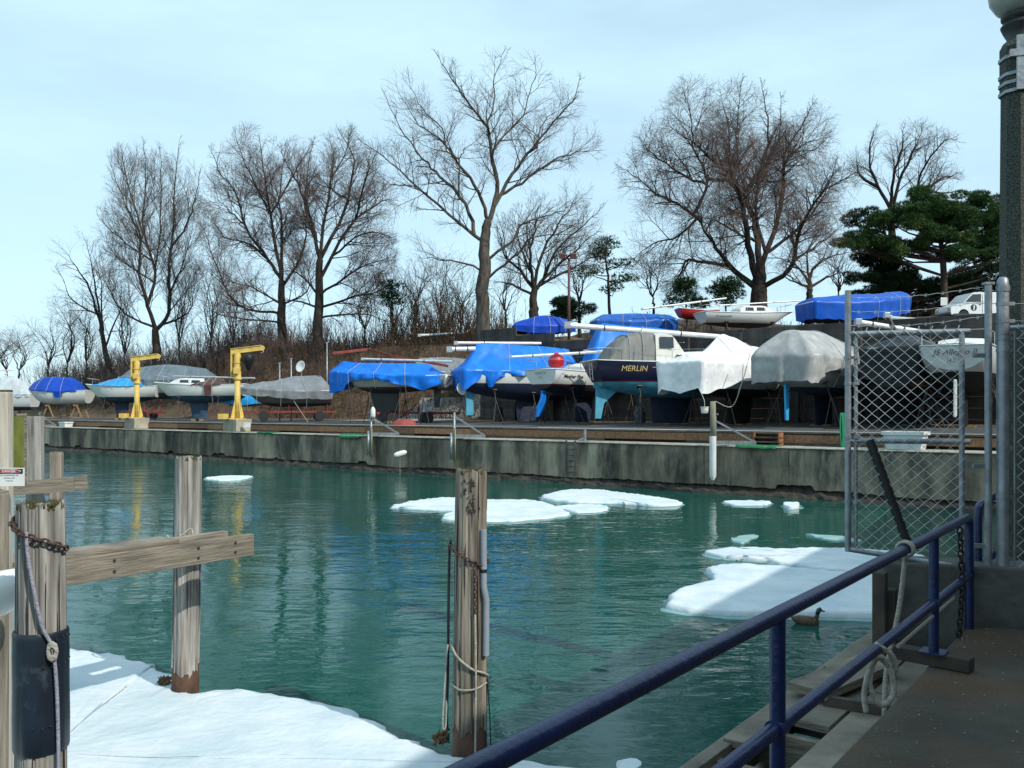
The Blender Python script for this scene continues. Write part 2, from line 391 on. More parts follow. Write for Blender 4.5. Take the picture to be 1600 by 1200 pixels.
# ---- dark retaining wall between the yard and the upper bank
rwm = mat('retaining_planks', (0.06, 0.055, 0.05), (0.022, 0.022, 0.021), rough=0.9, scale=2, stretch=(1, 1, 0.3), bump=0.5, bscale=6, rnd=0.3)
rw = thing('retaining_wall', 'dark planked retaining wall between the boat yard and the upper bank', 'wall', td(0, 11, 2.3)); rw.rotation_euler.z = math.atan2(U.y, U.x)
rwb = MB().box((0, 0, 0), (2.985, 0.12, 0.50)).mesh('plank', rwm); rwp = MB().box((0, 0, 0), (0.22, 0.3, 5.0)).mesh('post', rwm)
for k in range(-10, 8):
    x = 3.0*k+1.5
    top = hgt(x, 13.5)-2.3
    for j in range(int(top/0.515)+1): link('plank', rwb, rw, 0.01, (x, random.uniform(-0.015, 0.015), 0.25+0.515*j))
    link('post', rwp, rw, 0.01, (x-1.5, 0.14, 2.45))

# pale ramp climbing the bank behind the keelboat
rampm = mat('pale_ramp', (0.30, 0.29, 0.27), (0.20, 0.195, 0.18), rough=0.9, scale=1.5, bump=0.4, bscale=12)
P = []
for i in range(25):
    t = 33-0.1*i*3; P.append([td(t-0.12*d, d, hgt(t-0.12*d, d)+0.05+0.004*i*0) for d in (6.0, 7, 8, 9, 9.5, 10, 10.5, 11, 11.5, 12, 12.5, 13)])
tag(MB().grid(P).build('ramp', rampm, smooth=True, fix=False), 'pale concrete ramp climbing the bank behind the keelboat', None, kind='structure')
# ================================================================ BOATS
gel = mat('white_gelcoat', (0.72, 0.73, 0.70), (0.58, 0.60, 0.58), rough=0.35, scale=1.2)
alu = mat('mast_aluminium', (0.62, 0.63, 0.62), (0.48, 0.49, 0.49), rough=0.4, metal=0.25, scale=4)
ssteel = mat('stainless', (0.55, 0.56, 0.57), rough=0.3, metal=0.8, scale=5)
glass_d = mat('dark_window', (0.02, 0.026, 0.03), (0.012, 0.016, 0.02), rough=0.08, spec=0.8)
stand_m = mat('stand_steel', (0.10, 0.085, 0.07), (0.05, 0.04, 0.035), rough=0.7, metal=0.3, scale=8)
stand_w = mat('stand_wood', (0.33, 0.22, 0.10), (0.2, 0.13, 0.06), rough=0.8, scale=8)
TIE = mat('tie_cord', (0.5, 0.5, 0.47), rough=0.8)
class Hull:
    def __init__(h, L, B, zb, zs, tw=0.72, sheer=0.35, rs=0.5, rb=0.75, rake=0.9, ex=0.75, trake=0.25, m=0.42):
        h.L, h.B, h.zb, h.zs, h.tw, h.sheer, h.rs, h.rb, h.rake, h.ex, h.trake, h.m = L, B, zb, zs, tw, sheer, rs, rb, rake, ex, trake, m
    def half(h, s):
        s = min(1, max(0, s))
        f = h.tw+(1-h.tw)*math.sin(PI/2*s/h.m) if s < h.m else 1-((s-h.m)/(1-h.m))**2.3
        return max(0.012, f*h.B/2)
    def zsh(h, s): s = min(1, max(0, s)); return h.zs+h.sheer*s*s-0.10*math.sin(PI*s)
    def zk(h, s): s = min(1, max(0, s)); return h.zb+h.rs*max(0, 1-s/0.5)**2+h.rb*max(0, (s-0.55)/0.45)**2.2
    def pt(h, s, v, side):
        th = v*PI/2; zn = (1-math.cos(th))**0.85; y = h.half(s)*math.sin(th)**h.ex; z = h.zk(s)+(h.zsh(s)-h.zk(s))*zn
        x = s*h.L-h.rake*(1-zn)*s**4-h.trake*(zn-0.3)*(1-s)**6
        return Vector((x, side*y, z))
    def side(h, x, z, side=-1, off=0.012):
        s = min(1, max(0, x/h.L))
        for _ in range(4):
            zn = min(1, max(0, (z-h.zk(s))/(h.zsh(s)-h.zk(s)))); s = min(1, max(0, (x+h.trake*(zn-0.3)*(1-s)**6+h.rake*(1-zn)*s**4)/h.L))
        zn = min(1, max(0, (z-h.zk(s))/(h.zsh(s)-h.zk(s))))**(1/0.85)
        th = math.acos(1-zn); return Vector((x, side*(h.half(s)*math.sin(th)**h.ex+off), z))
def make_hull(h, root, m, deckm=gel, ns=30, nv=11, rub=None):
    mb = MB(); P = []
    for i in range(ns+1):
        s = i/ns; row = [h.pt(s, k/nv, -1) for k in range(nv, -1, -1)]+[h.pt(s, k/nv, 1) for k in range(1, nv+1)]
        P.append(row)
    mb.grid(P); n = 2*nv+1; mb.f.append(tuple(range(n)))
    o = mb.build('hull', m, root); smooth_sharp(o, 50)
    mb = MB(); P = []
    for i in range(ns+1):
        s = i/ns; a = h.pt(s, 1, -1); b = h.pt(s, 1, 1); c = (a+b)/2+Vector((0, 0, 0.07)); P.append([a+Vector((0, 0, 0.004)), (a+c)/2+Vector((0, 0, 0.02)), c, (b+c)/2+Vector((0, 0, 0.02)), b+Vector((0, 0, 0.004))])
    mb.grid(P); mb.build('deck', deckm, root, smooth=True)
    mb = MB()
    for sd in (-1, 1): mb.tube([h.pt(i/ns, 1, sd)+Vector((0, sd*0.012, 0.015)) for i in range(ns+1)], 0.028, 6)
    mb.tube([h.pt(0, 1, -1)+Vector((-.01, 0, .015)), h.pt(0, 1, 1)+Vector((-.01, 0, .015))], 0.028, 6)
    mb.build('rub_rail', rub or gel, root, smooth=True)
def make_cabin(h, root, s0, s1, wf, ht, m=gel, wins=3, fr=0.35):
    mb = MB(); P = []
    for i in range(9):
        s = s0+(s1-s0)*i/8; k = 1-max(0, (i/8-(1-fr))/fr)**1.6*0.85; k *= min(1, 0.55+i*0.45)
        y = h.half(s)*wf; z0 = h.zsh(s)+0.02; z1 = z0+ht*k+0.05
        P.append([Vector((s*h.L, -y, z0-0.05)), Vector((s*h.L, -y*0.86, z1-0.05)), Vector((s*h.L, -y*0.7, z1)), Vector((s*h.L, 0, z1+0.05)), Vector((s*h.L, y*0.7, z1)), Vector((s*h.L, y*0.86, z1-0.05)), Vector((s*h.L, y, z0-0.05))])
    mb.grid(P); mb.f.append(tuple(range(7))); mb.f.append(tuple(range(8*7, 8*7+7)))
    c = mb.build('cabin', m, root); smooth_sharp(c, 35)
    for w_ in range(wins):
        for sd in (0, 6):
            a = 1+w_*(5.2/wins); b = a+4.0/wins
            def q(i, k):
                i0 = int(i); f = i-i0; j = 1 if sd == 0 else 5
                lo = P[i0][sd].lerp(P[i0+1][sd], f); hi = P[i0][j].lerp(P[i0+1][j], f); p = lo.lerp(hi, k); p.y += (-0.012 if sd == 0 else 0.012); return p
            wb = MB(); wb.v = [tuple(q(a, 0.42)), tuple(q(b, 0.42)), tuple(q(b-0.12, 0.86)), tuple(q(a+0.12, 0.86))]; wb.f = [(0, 1, 2, 3)]
            o = wb.build('window', glass_d, c)
            md = o.modifiers.new('thick', 'SOLIDIFY'); md.thickness = 0.012
def make_keel(h, root, s0, s1, zbot, m, w0=0.14, sweep=0.3):
    h.keel = (s0, s1, zbot)
    mb = MB(); P = []
    for z in (h.zk((s0+s1)/2)+0.25, zbot+0.05, zbot):
        f = 0 if z > zbot+0.3 else 1; xa = s0*h.L+f*sweep*0.5; xb = s1*h.L-f*sweep; ring = []
        for k in range(12):
            a = 2*PI*k/12; ring.append(Vector(((xa+xb)/2+(xb-xa)/2*math.cos(a), w0*math.sin(a)*(1.0 if f else 0.75), z)))
        P.append(ring)
    mb.grid([[P[j][k] for j in range(3)] for k in range(12)], closed_u=True); mb.f.append(tuple(3*k+2 for k in range(12)))
    smooth_sharp(mb.build('keel', m, root), 50)
def make_rudder(h, root, poly, m, y=0.0, w=0.05):
    o = MB().prism(poly, y-w, y+w).build('rudder', m, root, bevel=0.02); return o
def stand(p_top, foot, label, group, m=None):
    m = m or stand_m; root = thing('boat_stand', label, 'boat stand', (foot.x, foot.y, foot.z), random.uniform(0, 2), group)
    H = p_top.z-foot.z; R = Matrix.Rotation(-root.rotation_euler.z, 3, 'Z'); tp = R @ (p_top-foot)
    ap = Vector((tp.x*0.35, tp.y*0.35, H*0.72))
    for k in range(3):
        a = 2*PI*k/3; f = Vector((0.38*math.cos(a), 0.38*math.sin(a), 0.0))
        MB().tube([f, ap*0.98], 0.02, 6).build('leg', m, root); 
    MB().tube([ap*0.85, tp], 0.022, 6).build('post', m, root)
    d = tp-ap; d.normalize(); M = d.to_track_quat('Z', 'Y').to_matrix()
    MB().box(tp, (0.24, 0.24, 0.05), M).build('pad', m, root)
def stands(h, root, spots, boatname, m=None):
    Mw = Matrix.Translation(root.location) @ Matrix.Rotation(root.rotation_euler.z, 4, 'Z')
    if getattr(h, 'keel', None):
        k0, k1, kz = h.keel
        for f in (0.3, 0.7):
            q = Mw @ Vector(((k0+(k1-k0)*f)*h.L, 0, 0)); zg = gz(q.x, q.y); o = MB().box((0, 0, 0), (0.22, 0.9, max(0.06, kz+root.location.z-zg))).build('keel_block', stand_w, bevel=0.01); o.location = (q.x, q.y, (kz+root.location.z+zg)/2); o.rotation_euler.z = root.rotation_euler.z
            tag(o, ('aft' if f < 0.5 else 'forward')+' timber block under the keel of '+boatname, 'timber block', 'keel blocks in the yard')
    for s, sd in spots:
        p = h.pt(s, 0.42, sd); p = p+Vector((0, sd*0.02, -0.03)); f = Vector((p.x, p.y+sd*0.35, 0))
        wp = Mw @ p; wf = Mw @ f; wf.z = gz(wf.x, wf.y)
        stand(wp, wf, 'steel tripod stand propping up '+boatname, 'stands under '+boatname, m)
def tarp(h, root, s0, s1, ridge, hem, m, label, name='tarpaulin', cat='tarp', n=150, off=0.05, pleat=0.10, sag=0.10, pw=1.15, seed=0, spine=(0.12, 0.88), bulge=0.0, folds=7.0, hn=1.0, ties=(0.2, 0.45, 0.72)):
    """cloth: spine -> gunwale -> hanging hem, all round the outline"""
    out = []
    K = 44
    for i in range(K): out.append((s1-(s1-s0)*i/K, -1))
    for i in range(12): out.append((s0, -1+2*i/12))
    for i in range(K): out.append((s0+(s1-s0)*i/K, 1))
    for i in range(4): out.append((s1, 1-2*i/4))
    P = []
    for i, (s, sd) in enumerate(out):
        b = h.half(s)+off; x = s*h.L; y = sd*b; z = h.zsh(s)+0.05
        if s > 0.99: x += off
        if abs(sd) < 1 or s == s0: x -= off*1.2
        sx = s0+(s1-s0)*(spine[0]+(spine[1]-spine[0])*(s-s0)/(s1-s0)); R = interp(ridge, sx)
        A = Vector((sx*h.L, 0, R)); E = Vector((x, y, z)); outw = Vector((x-sx*h.L, y, 0)); outw = outw.normalized() if outw.length > 1e-4 else Vector((-1, 0, 0))
        if abs(sd) == 1 and s > s0: outw = (outw+Vector((0, sd, 0))*1.5).normalized()
        row = []; arc = s*h.L*(1 if sd < 0 else -1)+y
        drop = hem(s, sd)
        drop *= 1+hn*(0.16*noise.noise(Vector((arc*1.1, seed, 0)))+0.06*noise.noise(Vector((arc*3.3, seed, 7))))
        drop = max(0.02, drop)
        for k in range(15):
            v = k/14; p = A.lerp(E, v); p.z = E.z+(A.z-E.z)*(1-v**pw)
            p.z -= sag*math.sin(PI*v)*(0.5+0.9*abs(noise.noise(Vector((arc*0.55, seed+2, 0)))))
            p.z += bulge*math.sin(PI*v**0.8)
            p += outw*0.05*noise.noise(Vector((arc*2, v*3, seed)))
            p.z += 0.05*v*noise.noise(Vector((arc*3.5, v*1.5, seed+5)))
            fo = math.sin(arc*folds*0.7+2.2*noise.noise(Vector((arc*0.8, v*0.6, seed+3))))*noise.noise(Vector((arc*0.5, v, seed+4)))
            p += Vector((outw.x*0.6, outw.y*0.6, 0.8))*pleat*0.7*v*v*fo+Vector((0, 0, 0.10*noise.noise(Vector((arc*0.9, v*2.2, seed+6)))*v*(1.25-v)))
            row.append(p)
        for k in range(1, 13):
            v = k/12; dz = drop*v
            pl = pleat*v**0.7*(math.sin(arc*folds+2.5*noise.noise(Vector((arc*0.9, seed, 1))))*0.6+noise.noise(Vector((arc*2.6, v, seed+9))))
            p = E+outw*(pl-0.10*min(1, dz)*(0.4 if drop < 0.5 else 1.0)+0.03)+Vector((0, 0, -dz))
            row.append(p)
        P.append(row)
    o = MB().grid(P, closed_u=True).build(name, m, smooth=True)
    if ties:
        for f in ties:
            side = 1 if math.cos(root.rotation_euler.z) < 0 else -1
            i = int(K*f) if side < 0 else K+12+int(K*(1-f)); row = P[min(i, len(P)-1)]
            pts = [row[k]+Vector((0, side*0.025, 0.02)) for k in range(0, 27, 2)]; e = pts[-1]; pts.append(e+Vector((0, -side*0.25, -0.55)))
            MB().tube(pts, 0.012, 5).build('tie_rope', TIE, o)
    o.location = root.location; o.rotation_euler = root.rotation_euler
    tag(o, label, cat); return o
def mast(a, b, r, label, m=None, name='mast', spread=True, fit=True):
    """an unstepped mast laid flat, with spreaders and end fitting"""
    m = m or alu; a = Vector(a); b = Vector(b); root = thing(name, label, 'mast', tuple(a)); d = b-a; Ln = d.length; u = d.normalized()
    s = u.cross(Vector((0, 0, 1))).normalized(); up = s.cross(u)
    mb = MB(); P = []
    for k in range(9):
        f = k/8; c = u*Ln*f; P.append([c+s*(math.cos(q)*r*0.75)+up*(math.sin(q)*r) for q in [2*PI*j/14 for j in range(14)]])
    mb.grid([[P[k][j] for k in range(9)] for j in range(14)], closed_u=True); mb.f.append(tuple(9*j for j in range(14))); mb.f.append(tuple(9*j+8 for j in range(14)))
    smooth_sharp(mb.build('mast_tube', m, root), 50)
    MB().box(u*0.02, (r*2.3, r*2.3, r*2.3)).build('heel_fitting', ssteel, root, bevel=0.01)
    if spread:
        for f in (0.45,):
            for sg in (-1, 1): MB().tube([u*Ln*f, u*(Ln*f-0.2)+up*(sg*r*1.0)+s*sg*0.55], [r*0.25, r*0.15], 6).build('spreader', m, root)
    for f in (0.22, 0.7):
        MB().tube([u*(Ln*f-0.025), u*(Ln*f+0.025)], r*1.06, 12).build('lashing', stand_m, root)
    return root
def place(px, d=None, Y=None, z=None):
    p = lined(px, d) if d is not None else Vector(((px-800)/FPX*Y, Y, 0))
    return Vector((p.x, p.y, gz(p.x, p.y) if z is None else z))
def rail_set(h, root, s_list, ht=0.55, sides=(-1, 1), pulpit=True):
    tops = {}
    for sd in sides:
        pts = []
        for s in s_list:
            a = h.pt(s, 1, sd)+Vector((0, -sd*0.06, 0)); b = a+Vector((0, 0, ht)); MB().tube([a, b], 0.014, 6).build('stanchion', ssteel, root); pts.append(b)
        MB().tube(pts, 0.008, 5).build('lifeline', ssteel, root); tops[sd] = pts
    if pulpit:
        a = [h.pt(0.86, 1, -1)+Vector((0, 0.05, ht)), h.pt(0.97, 1, -1)+Vector((0.05, 0.03, ht+.05)), h.pt(0.97, 1, 1)+Vector((0.05, -0.03, ht+.05)), h.pt(0.86, 1, 1)+Vector((0, -0.05, ht))]
        MB().tube([h.pt(0.86, 1, -1)]+a+[h.pt(0.86, 1, 1)], 0.015, 6).build('pulpit', ssteel, root)
    b = [h.pt(0.13, 1, -1)+Vector((0, 0.05, 0)), h.pt(0.13, 1, -1)+Vector((0, 0.05, ht)), h.pt(0.0, 1, -1)+Vector((0.05, 0.08, ht)), h.pt(0, 1, 1)+Vector((0.05, -0.08, ht)), h.pt(0.13, 1, 1)+Vector((0, -0.05, ht)), h.pt(0.13, 1, 1)+Vector((0, -0.05, 0))]
    MB().tube(b, 0.015, 6).build('pushpit', ssteel, root)

BLUE = tarp_mat('blue_tarp', (0.006, 0.17, 0.70)); BLUE2 = tarp_mat('royal_blue_tarp', (0.004, 0.055, 0.42)); CYAN = tarp_mat('light_blue_tarp', (0.02, 0.30, 0.66))
SILV = tarp_mat('silver_grey_tarp', (0.20, 0.215, 0.23), rough=0.28, cr=0.7); GREYC = tarp_mat('grey_canvas', (0.36, 0.365, 0.36), rough=0.6, cr=0.35); WHT = tarp_mat('white_shrink_wrap', (0.82, 0.84, 0.85), rough=0.35, cr=0.25)
BLK = tarp_mat('black_cover', (0.012, 0.014, 0.018), rough=0.5); SLATE = tarp_mat('slate_cover', (0.13, 0.17, 0.20), rough=0.5)
blk = mat('black_paint', (0.012, 0.012, 0.014), rough=0.5); rustred = mat('red_oxide', (0.28, 0.045, 0.03), (0.12, 0.03, 0.02), rough=0.7, scale=5, metal=0.1)
tyre = mat('tyre_rubber', (0.02, 0.02, 0.022), rough=0.85, scale=8); navy_p = mat('navy_antifoul', (0.012, 0.022, 0.05), (0.007, 0.012, 0.03), rough=0.7)
lblue_p = mat('light_blue_antifoul', (0.075, 0.33, 0.47), (0.05, 0.24, 0.36), rough=0.7, scale=3); gold = mat('gold_leaf', (0.65, 0.48, 0.20), (0.5, 0.36, 0.14), rough=0.4, scale=10)
def boat_root(label, p, hd, name='sailboat', cat='sailboat', group='boats laid up in the yard'):
    return thing(name, label, cat, (p.x, p.y, p.z), math.radians(hd), group)

# ---- Merlin
p = place(931, 4.0); R = boat_root('navy hulled sailboat with gold MERLIN lettering, grey canvas dodger and light blue bottom', p, 15)
h = Hull(8.6, 2.8, 1.35, 3.15, tw=0.74, sheer=0.32, rs=0.55, rb=0.9, trake=0.55)
make_hull(h, R, hull_mat('merlin_hull', (0.010, 0.013, 0.038), (0.075, 0.33, 0.47), 2.13, (0.20, 0.02, 0.03), 0.05, rough=0.22))
make_keel(h, R, 0.33, 0.62, 0.12, navy_p)
make_rudder(h, R, [(0.35, 2.05), (-0.1, 2.05), (-0.14, 1.9), (0.0, 1.8), (-0.05, 0.35), (0.26, 0.35), (0.42, 1.1), (1.0, 1.62), (1.3, 1.75)], lblue_p)
make_cabin(h, R, 0.36, 0.80, 0.72, 0.42, wins=3)
stc = mat('cream_coaming', (0.62, 0.61, 0.55), rough=0.45)
def ring_loft(name, m, stations, root, cap=True):
    o = MB().grid(stations); n = len(stations[0])
    if cap: o.f.append(tuple(range(n))); o.f.append(tuple(range((len(stations)-1)*n, len(stations)*n)))
    o = o.build(name, m, root); smooth_sharp(o, 40); return o
canv = mat('dodger_canvas', (0.20, 0.20, 0.185), (0.13, 0.13, 0.12), rough=0.75, scale=2, stretch=(3, 1, 1), bump=0.3, bscale=10)
st = []
for x, hw, z1 in ((0.35, 1.08, 3.35), (0.75, 1.1, 3.95), (1.35, 1.08, 4.42), (2.0, 1.02, 4.55), (2.7, 0.98, 4.55)):
    st.append([Vector((x, -hw, 3.12)), Vector((x, -hw*0.98, 3.12+(z1-3.12)*0.55)), Vector((x, -hw*0.8, z1-0.1)), Vector((x, -hw*0.4, z1)), Vector((x, 0, z1+0.03)), Vector((x, hw*0.4, z1)), Vector((x, hw*0.8, z1-0.1)), Vector((x, hw*0.98, 3.12+(z1-3.12)*0.55)), Vector((x, hw, 3.12))])
ring_loft('cockpit_canopy', canv, st, R)
for x, z1 in ((1.34, 4.47), (2.05, 4.6)):
    MB().tube([Vector((x, -1.1, 3.15)), Vector((x, -1.06, 3.9)), Vector((x, -0.85, z1-0.1)), Vector((x, 0, z1)), Vector((x, 0.85, z1-0.1)), Vector((x, 1.06, 3.9)), Vector((x, 1.1, 3.15))], 0.02, 6).build('canopy_hoop', ssteel, R)
st = []
for x, hw, z1 in ((2.72, 1.0, 4.52), (3.3, 0.98, 4.55), (3.75, 0.9, 4.45), (4.35, 0.82, 3.72)):
    st.append([Vector((x, -hw*1.08, 3.1)), Vector((x, -hw*0.95, z1-0.12)), Vector((x, -hw*0.7, z1)), Vector((x, 0, z1+0.04)), Vector((x, hw*0.7, z1)), Vector((x, hw*0.95, z1-0.12)), Vector((x, hw*1.08, 3.1))])
wh = ring_loft('wheelhouse', stc, st, R)
MB().box((3.28, -1.035, 4.06), (0.72, 0.02, 0.55), Matrix.Rotation(math.radians(-5), 3, 'X')).build('window', glass_d, wh)
MB().box((3.28, 1.035, 4.06), (0.72, 0.02, 0.55), Matrix.Rotation(math.radians(5), 3, 'X')).build('window', glass_d, wh)
MB().box((4.08, 0, 4.12), (0.02, 1.2, 0.5), Matrix.Rotation(math.radians(-38), 3, 'Y')).build('window', glass_d, wh)
tx = text_mesh('MERLIN', 0.38, lambda u, v: h.side(0.85+u*1.0, 2.64+v, -1, 0.02), 'name_lettering', gold, R, shear=0.12, thick=0.0); tx['label'] = 'gold MERLIN lettering on the quarter'
MB().tube([h.side(x, 2.80+0.01*x, -1, 0.006) for x in (2.4, 3.1, 4, 5, 6, 7)], 0.014, 5).build('gold_stripe', gold, R)
lad = MB()
for y in (-0.55, -0.2): lad.tube([(-0.42, y, 3.05), (-0.34, y, 2.2)], 0.02, 6)
for k in range(4): lad.tube([(-0.40+0.02*k, -0.55, 2.95-0.22*k), (-0.40+0.02*k, -0.2, 2.95-0.22*k)], 0.016, 6)
lad.build('boarding_ladder', ssteel, R)
rail_set(h, R, (0.2, 0.4, 0.6, 0.78), 0.6)
stands(h, R, ((0.22, -1), (0.55, -1), (0.3, 1), (0.7, 1)), 'the navy sailboat')
Mw = Matrix.Translation(R.location) @ Matrix.Rotation(R.rotation_euler.z, 4, 'Z')
mast(at(886, 508, 42.2), at(1134, 527, 45.2), 0.14, 'long thick white mast lying on supports above the navy sailboat')
mast(at(1050, 535, 47.0), at(1122, 538, 47.5), 0.06, 'short thin spar behind the wheelhouse of the navy sailboat', spread=False)
MERLIN = (h, R)

# ---- small white sailboat with red ball
p = place(846, 4.0); R = boat_root('small white sailboat with round grey transom and black name on its side', p, 49)
h = Hull(7.4, 2.5, 1.45, 2.85, tw=0.80, sheer=0.25, rs=0.42, rb=0.75, trake=0.15)
make_hull(h, R, hull_mat('white_dark_hull', (0.66, 0.68, 0.66), (0.010, 0.013, 0.030), 2.05, (0.16, 0.012, 0.02), 0.06))
make_keel(h, R, 0.38, 0.62, 0.12, navy_p); make_cabin(h, R, 0.36, 0.78, 0.66, 0.38, wins=2)
navtarp = tarp_mat('bright_blue_sheet', (0.006, 0.17, 0.60))
make_rudder(h, R, [(0.05, 1.78), (0.30, 1.78), (0.32, 1.35), (0.16, 0.85), (-0.18, 0.45), (-0.42, 0.42), (-0.34, 0.9), (-0.05, 1.35)], navtarp, w=0.07)
black_l = mat('black_lettering', (0.01, 0.01, 0.012), rough=0.5); grey_l = mat('grey_lettering', (0.10, 0.14, 0.14), rough=0.5)
text_mesh('Mother Fine', 0.25, lambda u, v: h.side(0.55+u*1.15, 2.42+v, -1, 0.014), 'name_lettering', black_l, R, shear=0.25, thick=0.006)
tr0 = h.trake
def ontrans(u, v): return Vector((-h.trake*0.55-0.03, -u, v))
text_mesh('YCHTTS', 0.19, lambda u, v: ontrans(u, 2.60+v), 'transom_lettering', grey_l, R, align='CENTER'); text_mesh('A.D', 0.15, lambda u, v: ontrans(u, 2.40+v), 'transom_lettering', grey_l, R, align='CENTER')
rail_set(h, R, (0.25, 0.45, 0.65, 0.82), 0.5); stands(h, R, ((0.2, -1), (0.6, -1), (0.25, 1), (0.6, 1)), 'the small white sailboat')
redm = mat('red_buoy_cover', (0.55, 0.012, 0.035), (0.35, 0.01, 0.02), rough=0.4, scale=3)
Mw = Matrix.Translation(R.location) @ Matrix.Rotation(R.rotation_euler.z, 4, 'Z')
q = Mw @ Vector((0.55, -0.55, 2.95)); o = MB().lathe([(0.05, 0), (0.30, 0.02), (0.42, 0.12), (0.45, 0.38), (0.36, 0.58), (0.16, 0.68), (0.09, 0.78), (0.02, 0.80)], 9, (0, 0, 0), wob=0.12).build('outboard_cover', redm, None, smooth=True); o.location = q
tag(o, 'bright red rounded cover standing in the cockpit of the small white sailboat', 'cover')
mast(at(797, 558, 43.6), at(948, 549, 46.5), 0.075, 'thin white mast lying across the small white sailboat')

# ---- white hull under the big blue tarp
p = place(724, 5.2); R = boat_root('white sailboat with navy bottom and light blue rudder under draped blue tarp', p, 21)
h = Hull(8.8, 2.7, 1.3, 3.0, tw=0.70, sheer=0.35, rs=0.55, rb=0.9, trake=0.35)
make_hull(h, R, hull_mat('white_navy_hull', (0.70, 0.71, 0.69), (0.012, 0.022, 0.06), 2.28, None)); make_keel(h, R, 0.36, 0.6, 0.12, navy_p)
make_rudder(h, R, [(0.15, 2.2), (0.62, 2.2), (0.60, 0.45), (0.16, 0.45)], lblue_p); make_cabin(h, R, 0.35, 0.8, 0.7, 0.5)
MB().lathe([(0.02, -0.02), (0.34, -0.02), (0.36, 0), (0.34, 0.02), (0.02, 0.02)], 18).build('folded_propeller_guard', gel, R).matrix_basis = Matrix.Translation((-0.25, -0.45, 1.95)) @ Matrix.Rotation(math.radians(75), 4, 'X') @ Matrix.Rotation(math.radians(25), 4, 'Y')
stands(h, R, ((0.18, -1), (0.45, -1), (0.7, -1), (0.3, 1)), 'the blue tarped white sailboat')
def hem9(s, sd): 
    if abs(sd) < 1: return 0.95+0.3*math.sin(sd*5)
    return interp([(-0.03, 1.15), (0.05, 0.75), (0.09, 0.35), (0.14, 1.05), (0.20, 0.35), (0.4, 0.28), (0.6, 0.35), (1, 0.4)], s)
tarp(h, R, -0.03, 0.97, [(0, 4.3), (0.15, 4.65), (0.5, 4.55), (0.8, 4.4), (1, 4.2)], hem9, BLUE, 'large crumpled blue tarp draped low over the white sailboat with light blue rudder', seed=3, pleat=0.22, sag=0.3, folds=5.0)
mast(at(702, 546, 48.3), at(742, 545, 48.9), 0.14, 'pale tube end sticking out left under the large blue tarp', spread=False)
mast(at(712, 536, 50.5), at(905, 537, 53.5), 0.10, 'white mast lying along the ridge of the large blue tarp', spread=False)

# ---- maroon and grey keelboat under blue tarp, bow to the left
p = place(697, 5.0); R = boat_root('grey keelboat with maroon stripe under a stretched blue tarp', p, 167)
h = Hull(7.2, 2.2, 1.75, 2.75, tw=0.62, sheer=0.35, rs=0.35, rb=0.8, rake=1.2, trake=0.3)
make_hull(h, R, hull_mat('grey_maroon_hull', (0.34, 0.34, 0.31), (0.022, 0.02, 0.022), 2.02, (0.11, 0.02, 0.03), 0.08)); make_keel(h, R, 0.38, 0.66, 0.12, blk, sweep=0.5)
make_rudder(h, R, [(0.3, 2.0), (0.75, 2.0), (0.7, 0.9), (0.42, 0.9)], blk)
stands(h, R, ((0.15, 1), (0.35, 1), (0.62, 1), (0.86, 1), (0.75, -1), (0.4, -1)), 'the blue tarped keelboat')
def hem8(s, sd):
    if abs(sd) < 1: return 0.55
    return interp([(0, 0.5), (0.14, 0.85), (0.3, 0.55), (0.55, 0.28), (0.75, 0.42), (0.9, 1.15), (1.0, 1.35)], s)
tarp(h, R, 0.03, 1.0, [(0, 3.35), (0.3, 3.5), (0.7, 3.55), (1, 3.75)], hem8, BLUE, 'blue tarp stretched tight over the grey and maroon keelboat', seed=11, pleat=0.13, sag=0.06)
MB().tube([h.pt(0, v/6, -1)+Vector((-0.04, 0, 0)) for v in range(6, -1, -1)]+[h.pt(0, v/6, 1)+Vector((-0.04, 0, 0)) for v in range(1, 7)], 0.07, 8).build('transom_fender', gel, R, smooth=True)
mast(at(566, 561, 51.5), at(706, 565, 50.0), 0.075, 'white mast lying on the ridge of the tight blue tarp', spread=False)

# ---- grey tarped boat on a trailer
p = place(517, 6.6); R = boat_root('small runabout wrapped in a silver grey tarp on a rusty trailer', p, 196, 'motorboat', 'motorboat')
h = Hull(6.1, 2.2, 0.95, 2.05, tw=0.85, sheer=0.15, rs=0.1, rb=0.75, rake=0.9, ex=0.6)
make_hull(h, R, hull_mat('dark_runabout', (0.10, 0.105, 0.10), (0.025, 0.03, 0.035), 1.2)); 
tarp(h, R, 0.0, 1.0, [(0, 3.15), (0.35, 3.05), (0.7, 2.65), (1, 2.3)], lambda s, sd: 0.62-0.2*s if abs(sd) == 1 else 0.5, SILV, 'crinkled silver grey tarp wrapped over the runabout on the trailer', seed=21, pleat=0.08, sag=0.1)
def wheel(x, y, r, root, w=0.2):
    wv = MB().lathe([(r*0.55, -w/2), (r*0.92, -w/2), (r, -w/3), (r, w/3), (r*0.92, w/2), (r*0.55, w/2)], 20)
    o = wv.build('wheel', tyre, root, smooth=False); o.rotation_euler = (PI/2, 0, 0); o.location = (x, y, r); smooth_sharp(o, 40)
    MB().lathe([(0.02, -w*0.3), (r*0.56, -w*0.38), (r*0.56, w*0.38), (0.02, w*0.3)], 14).build('rim', alu, o)
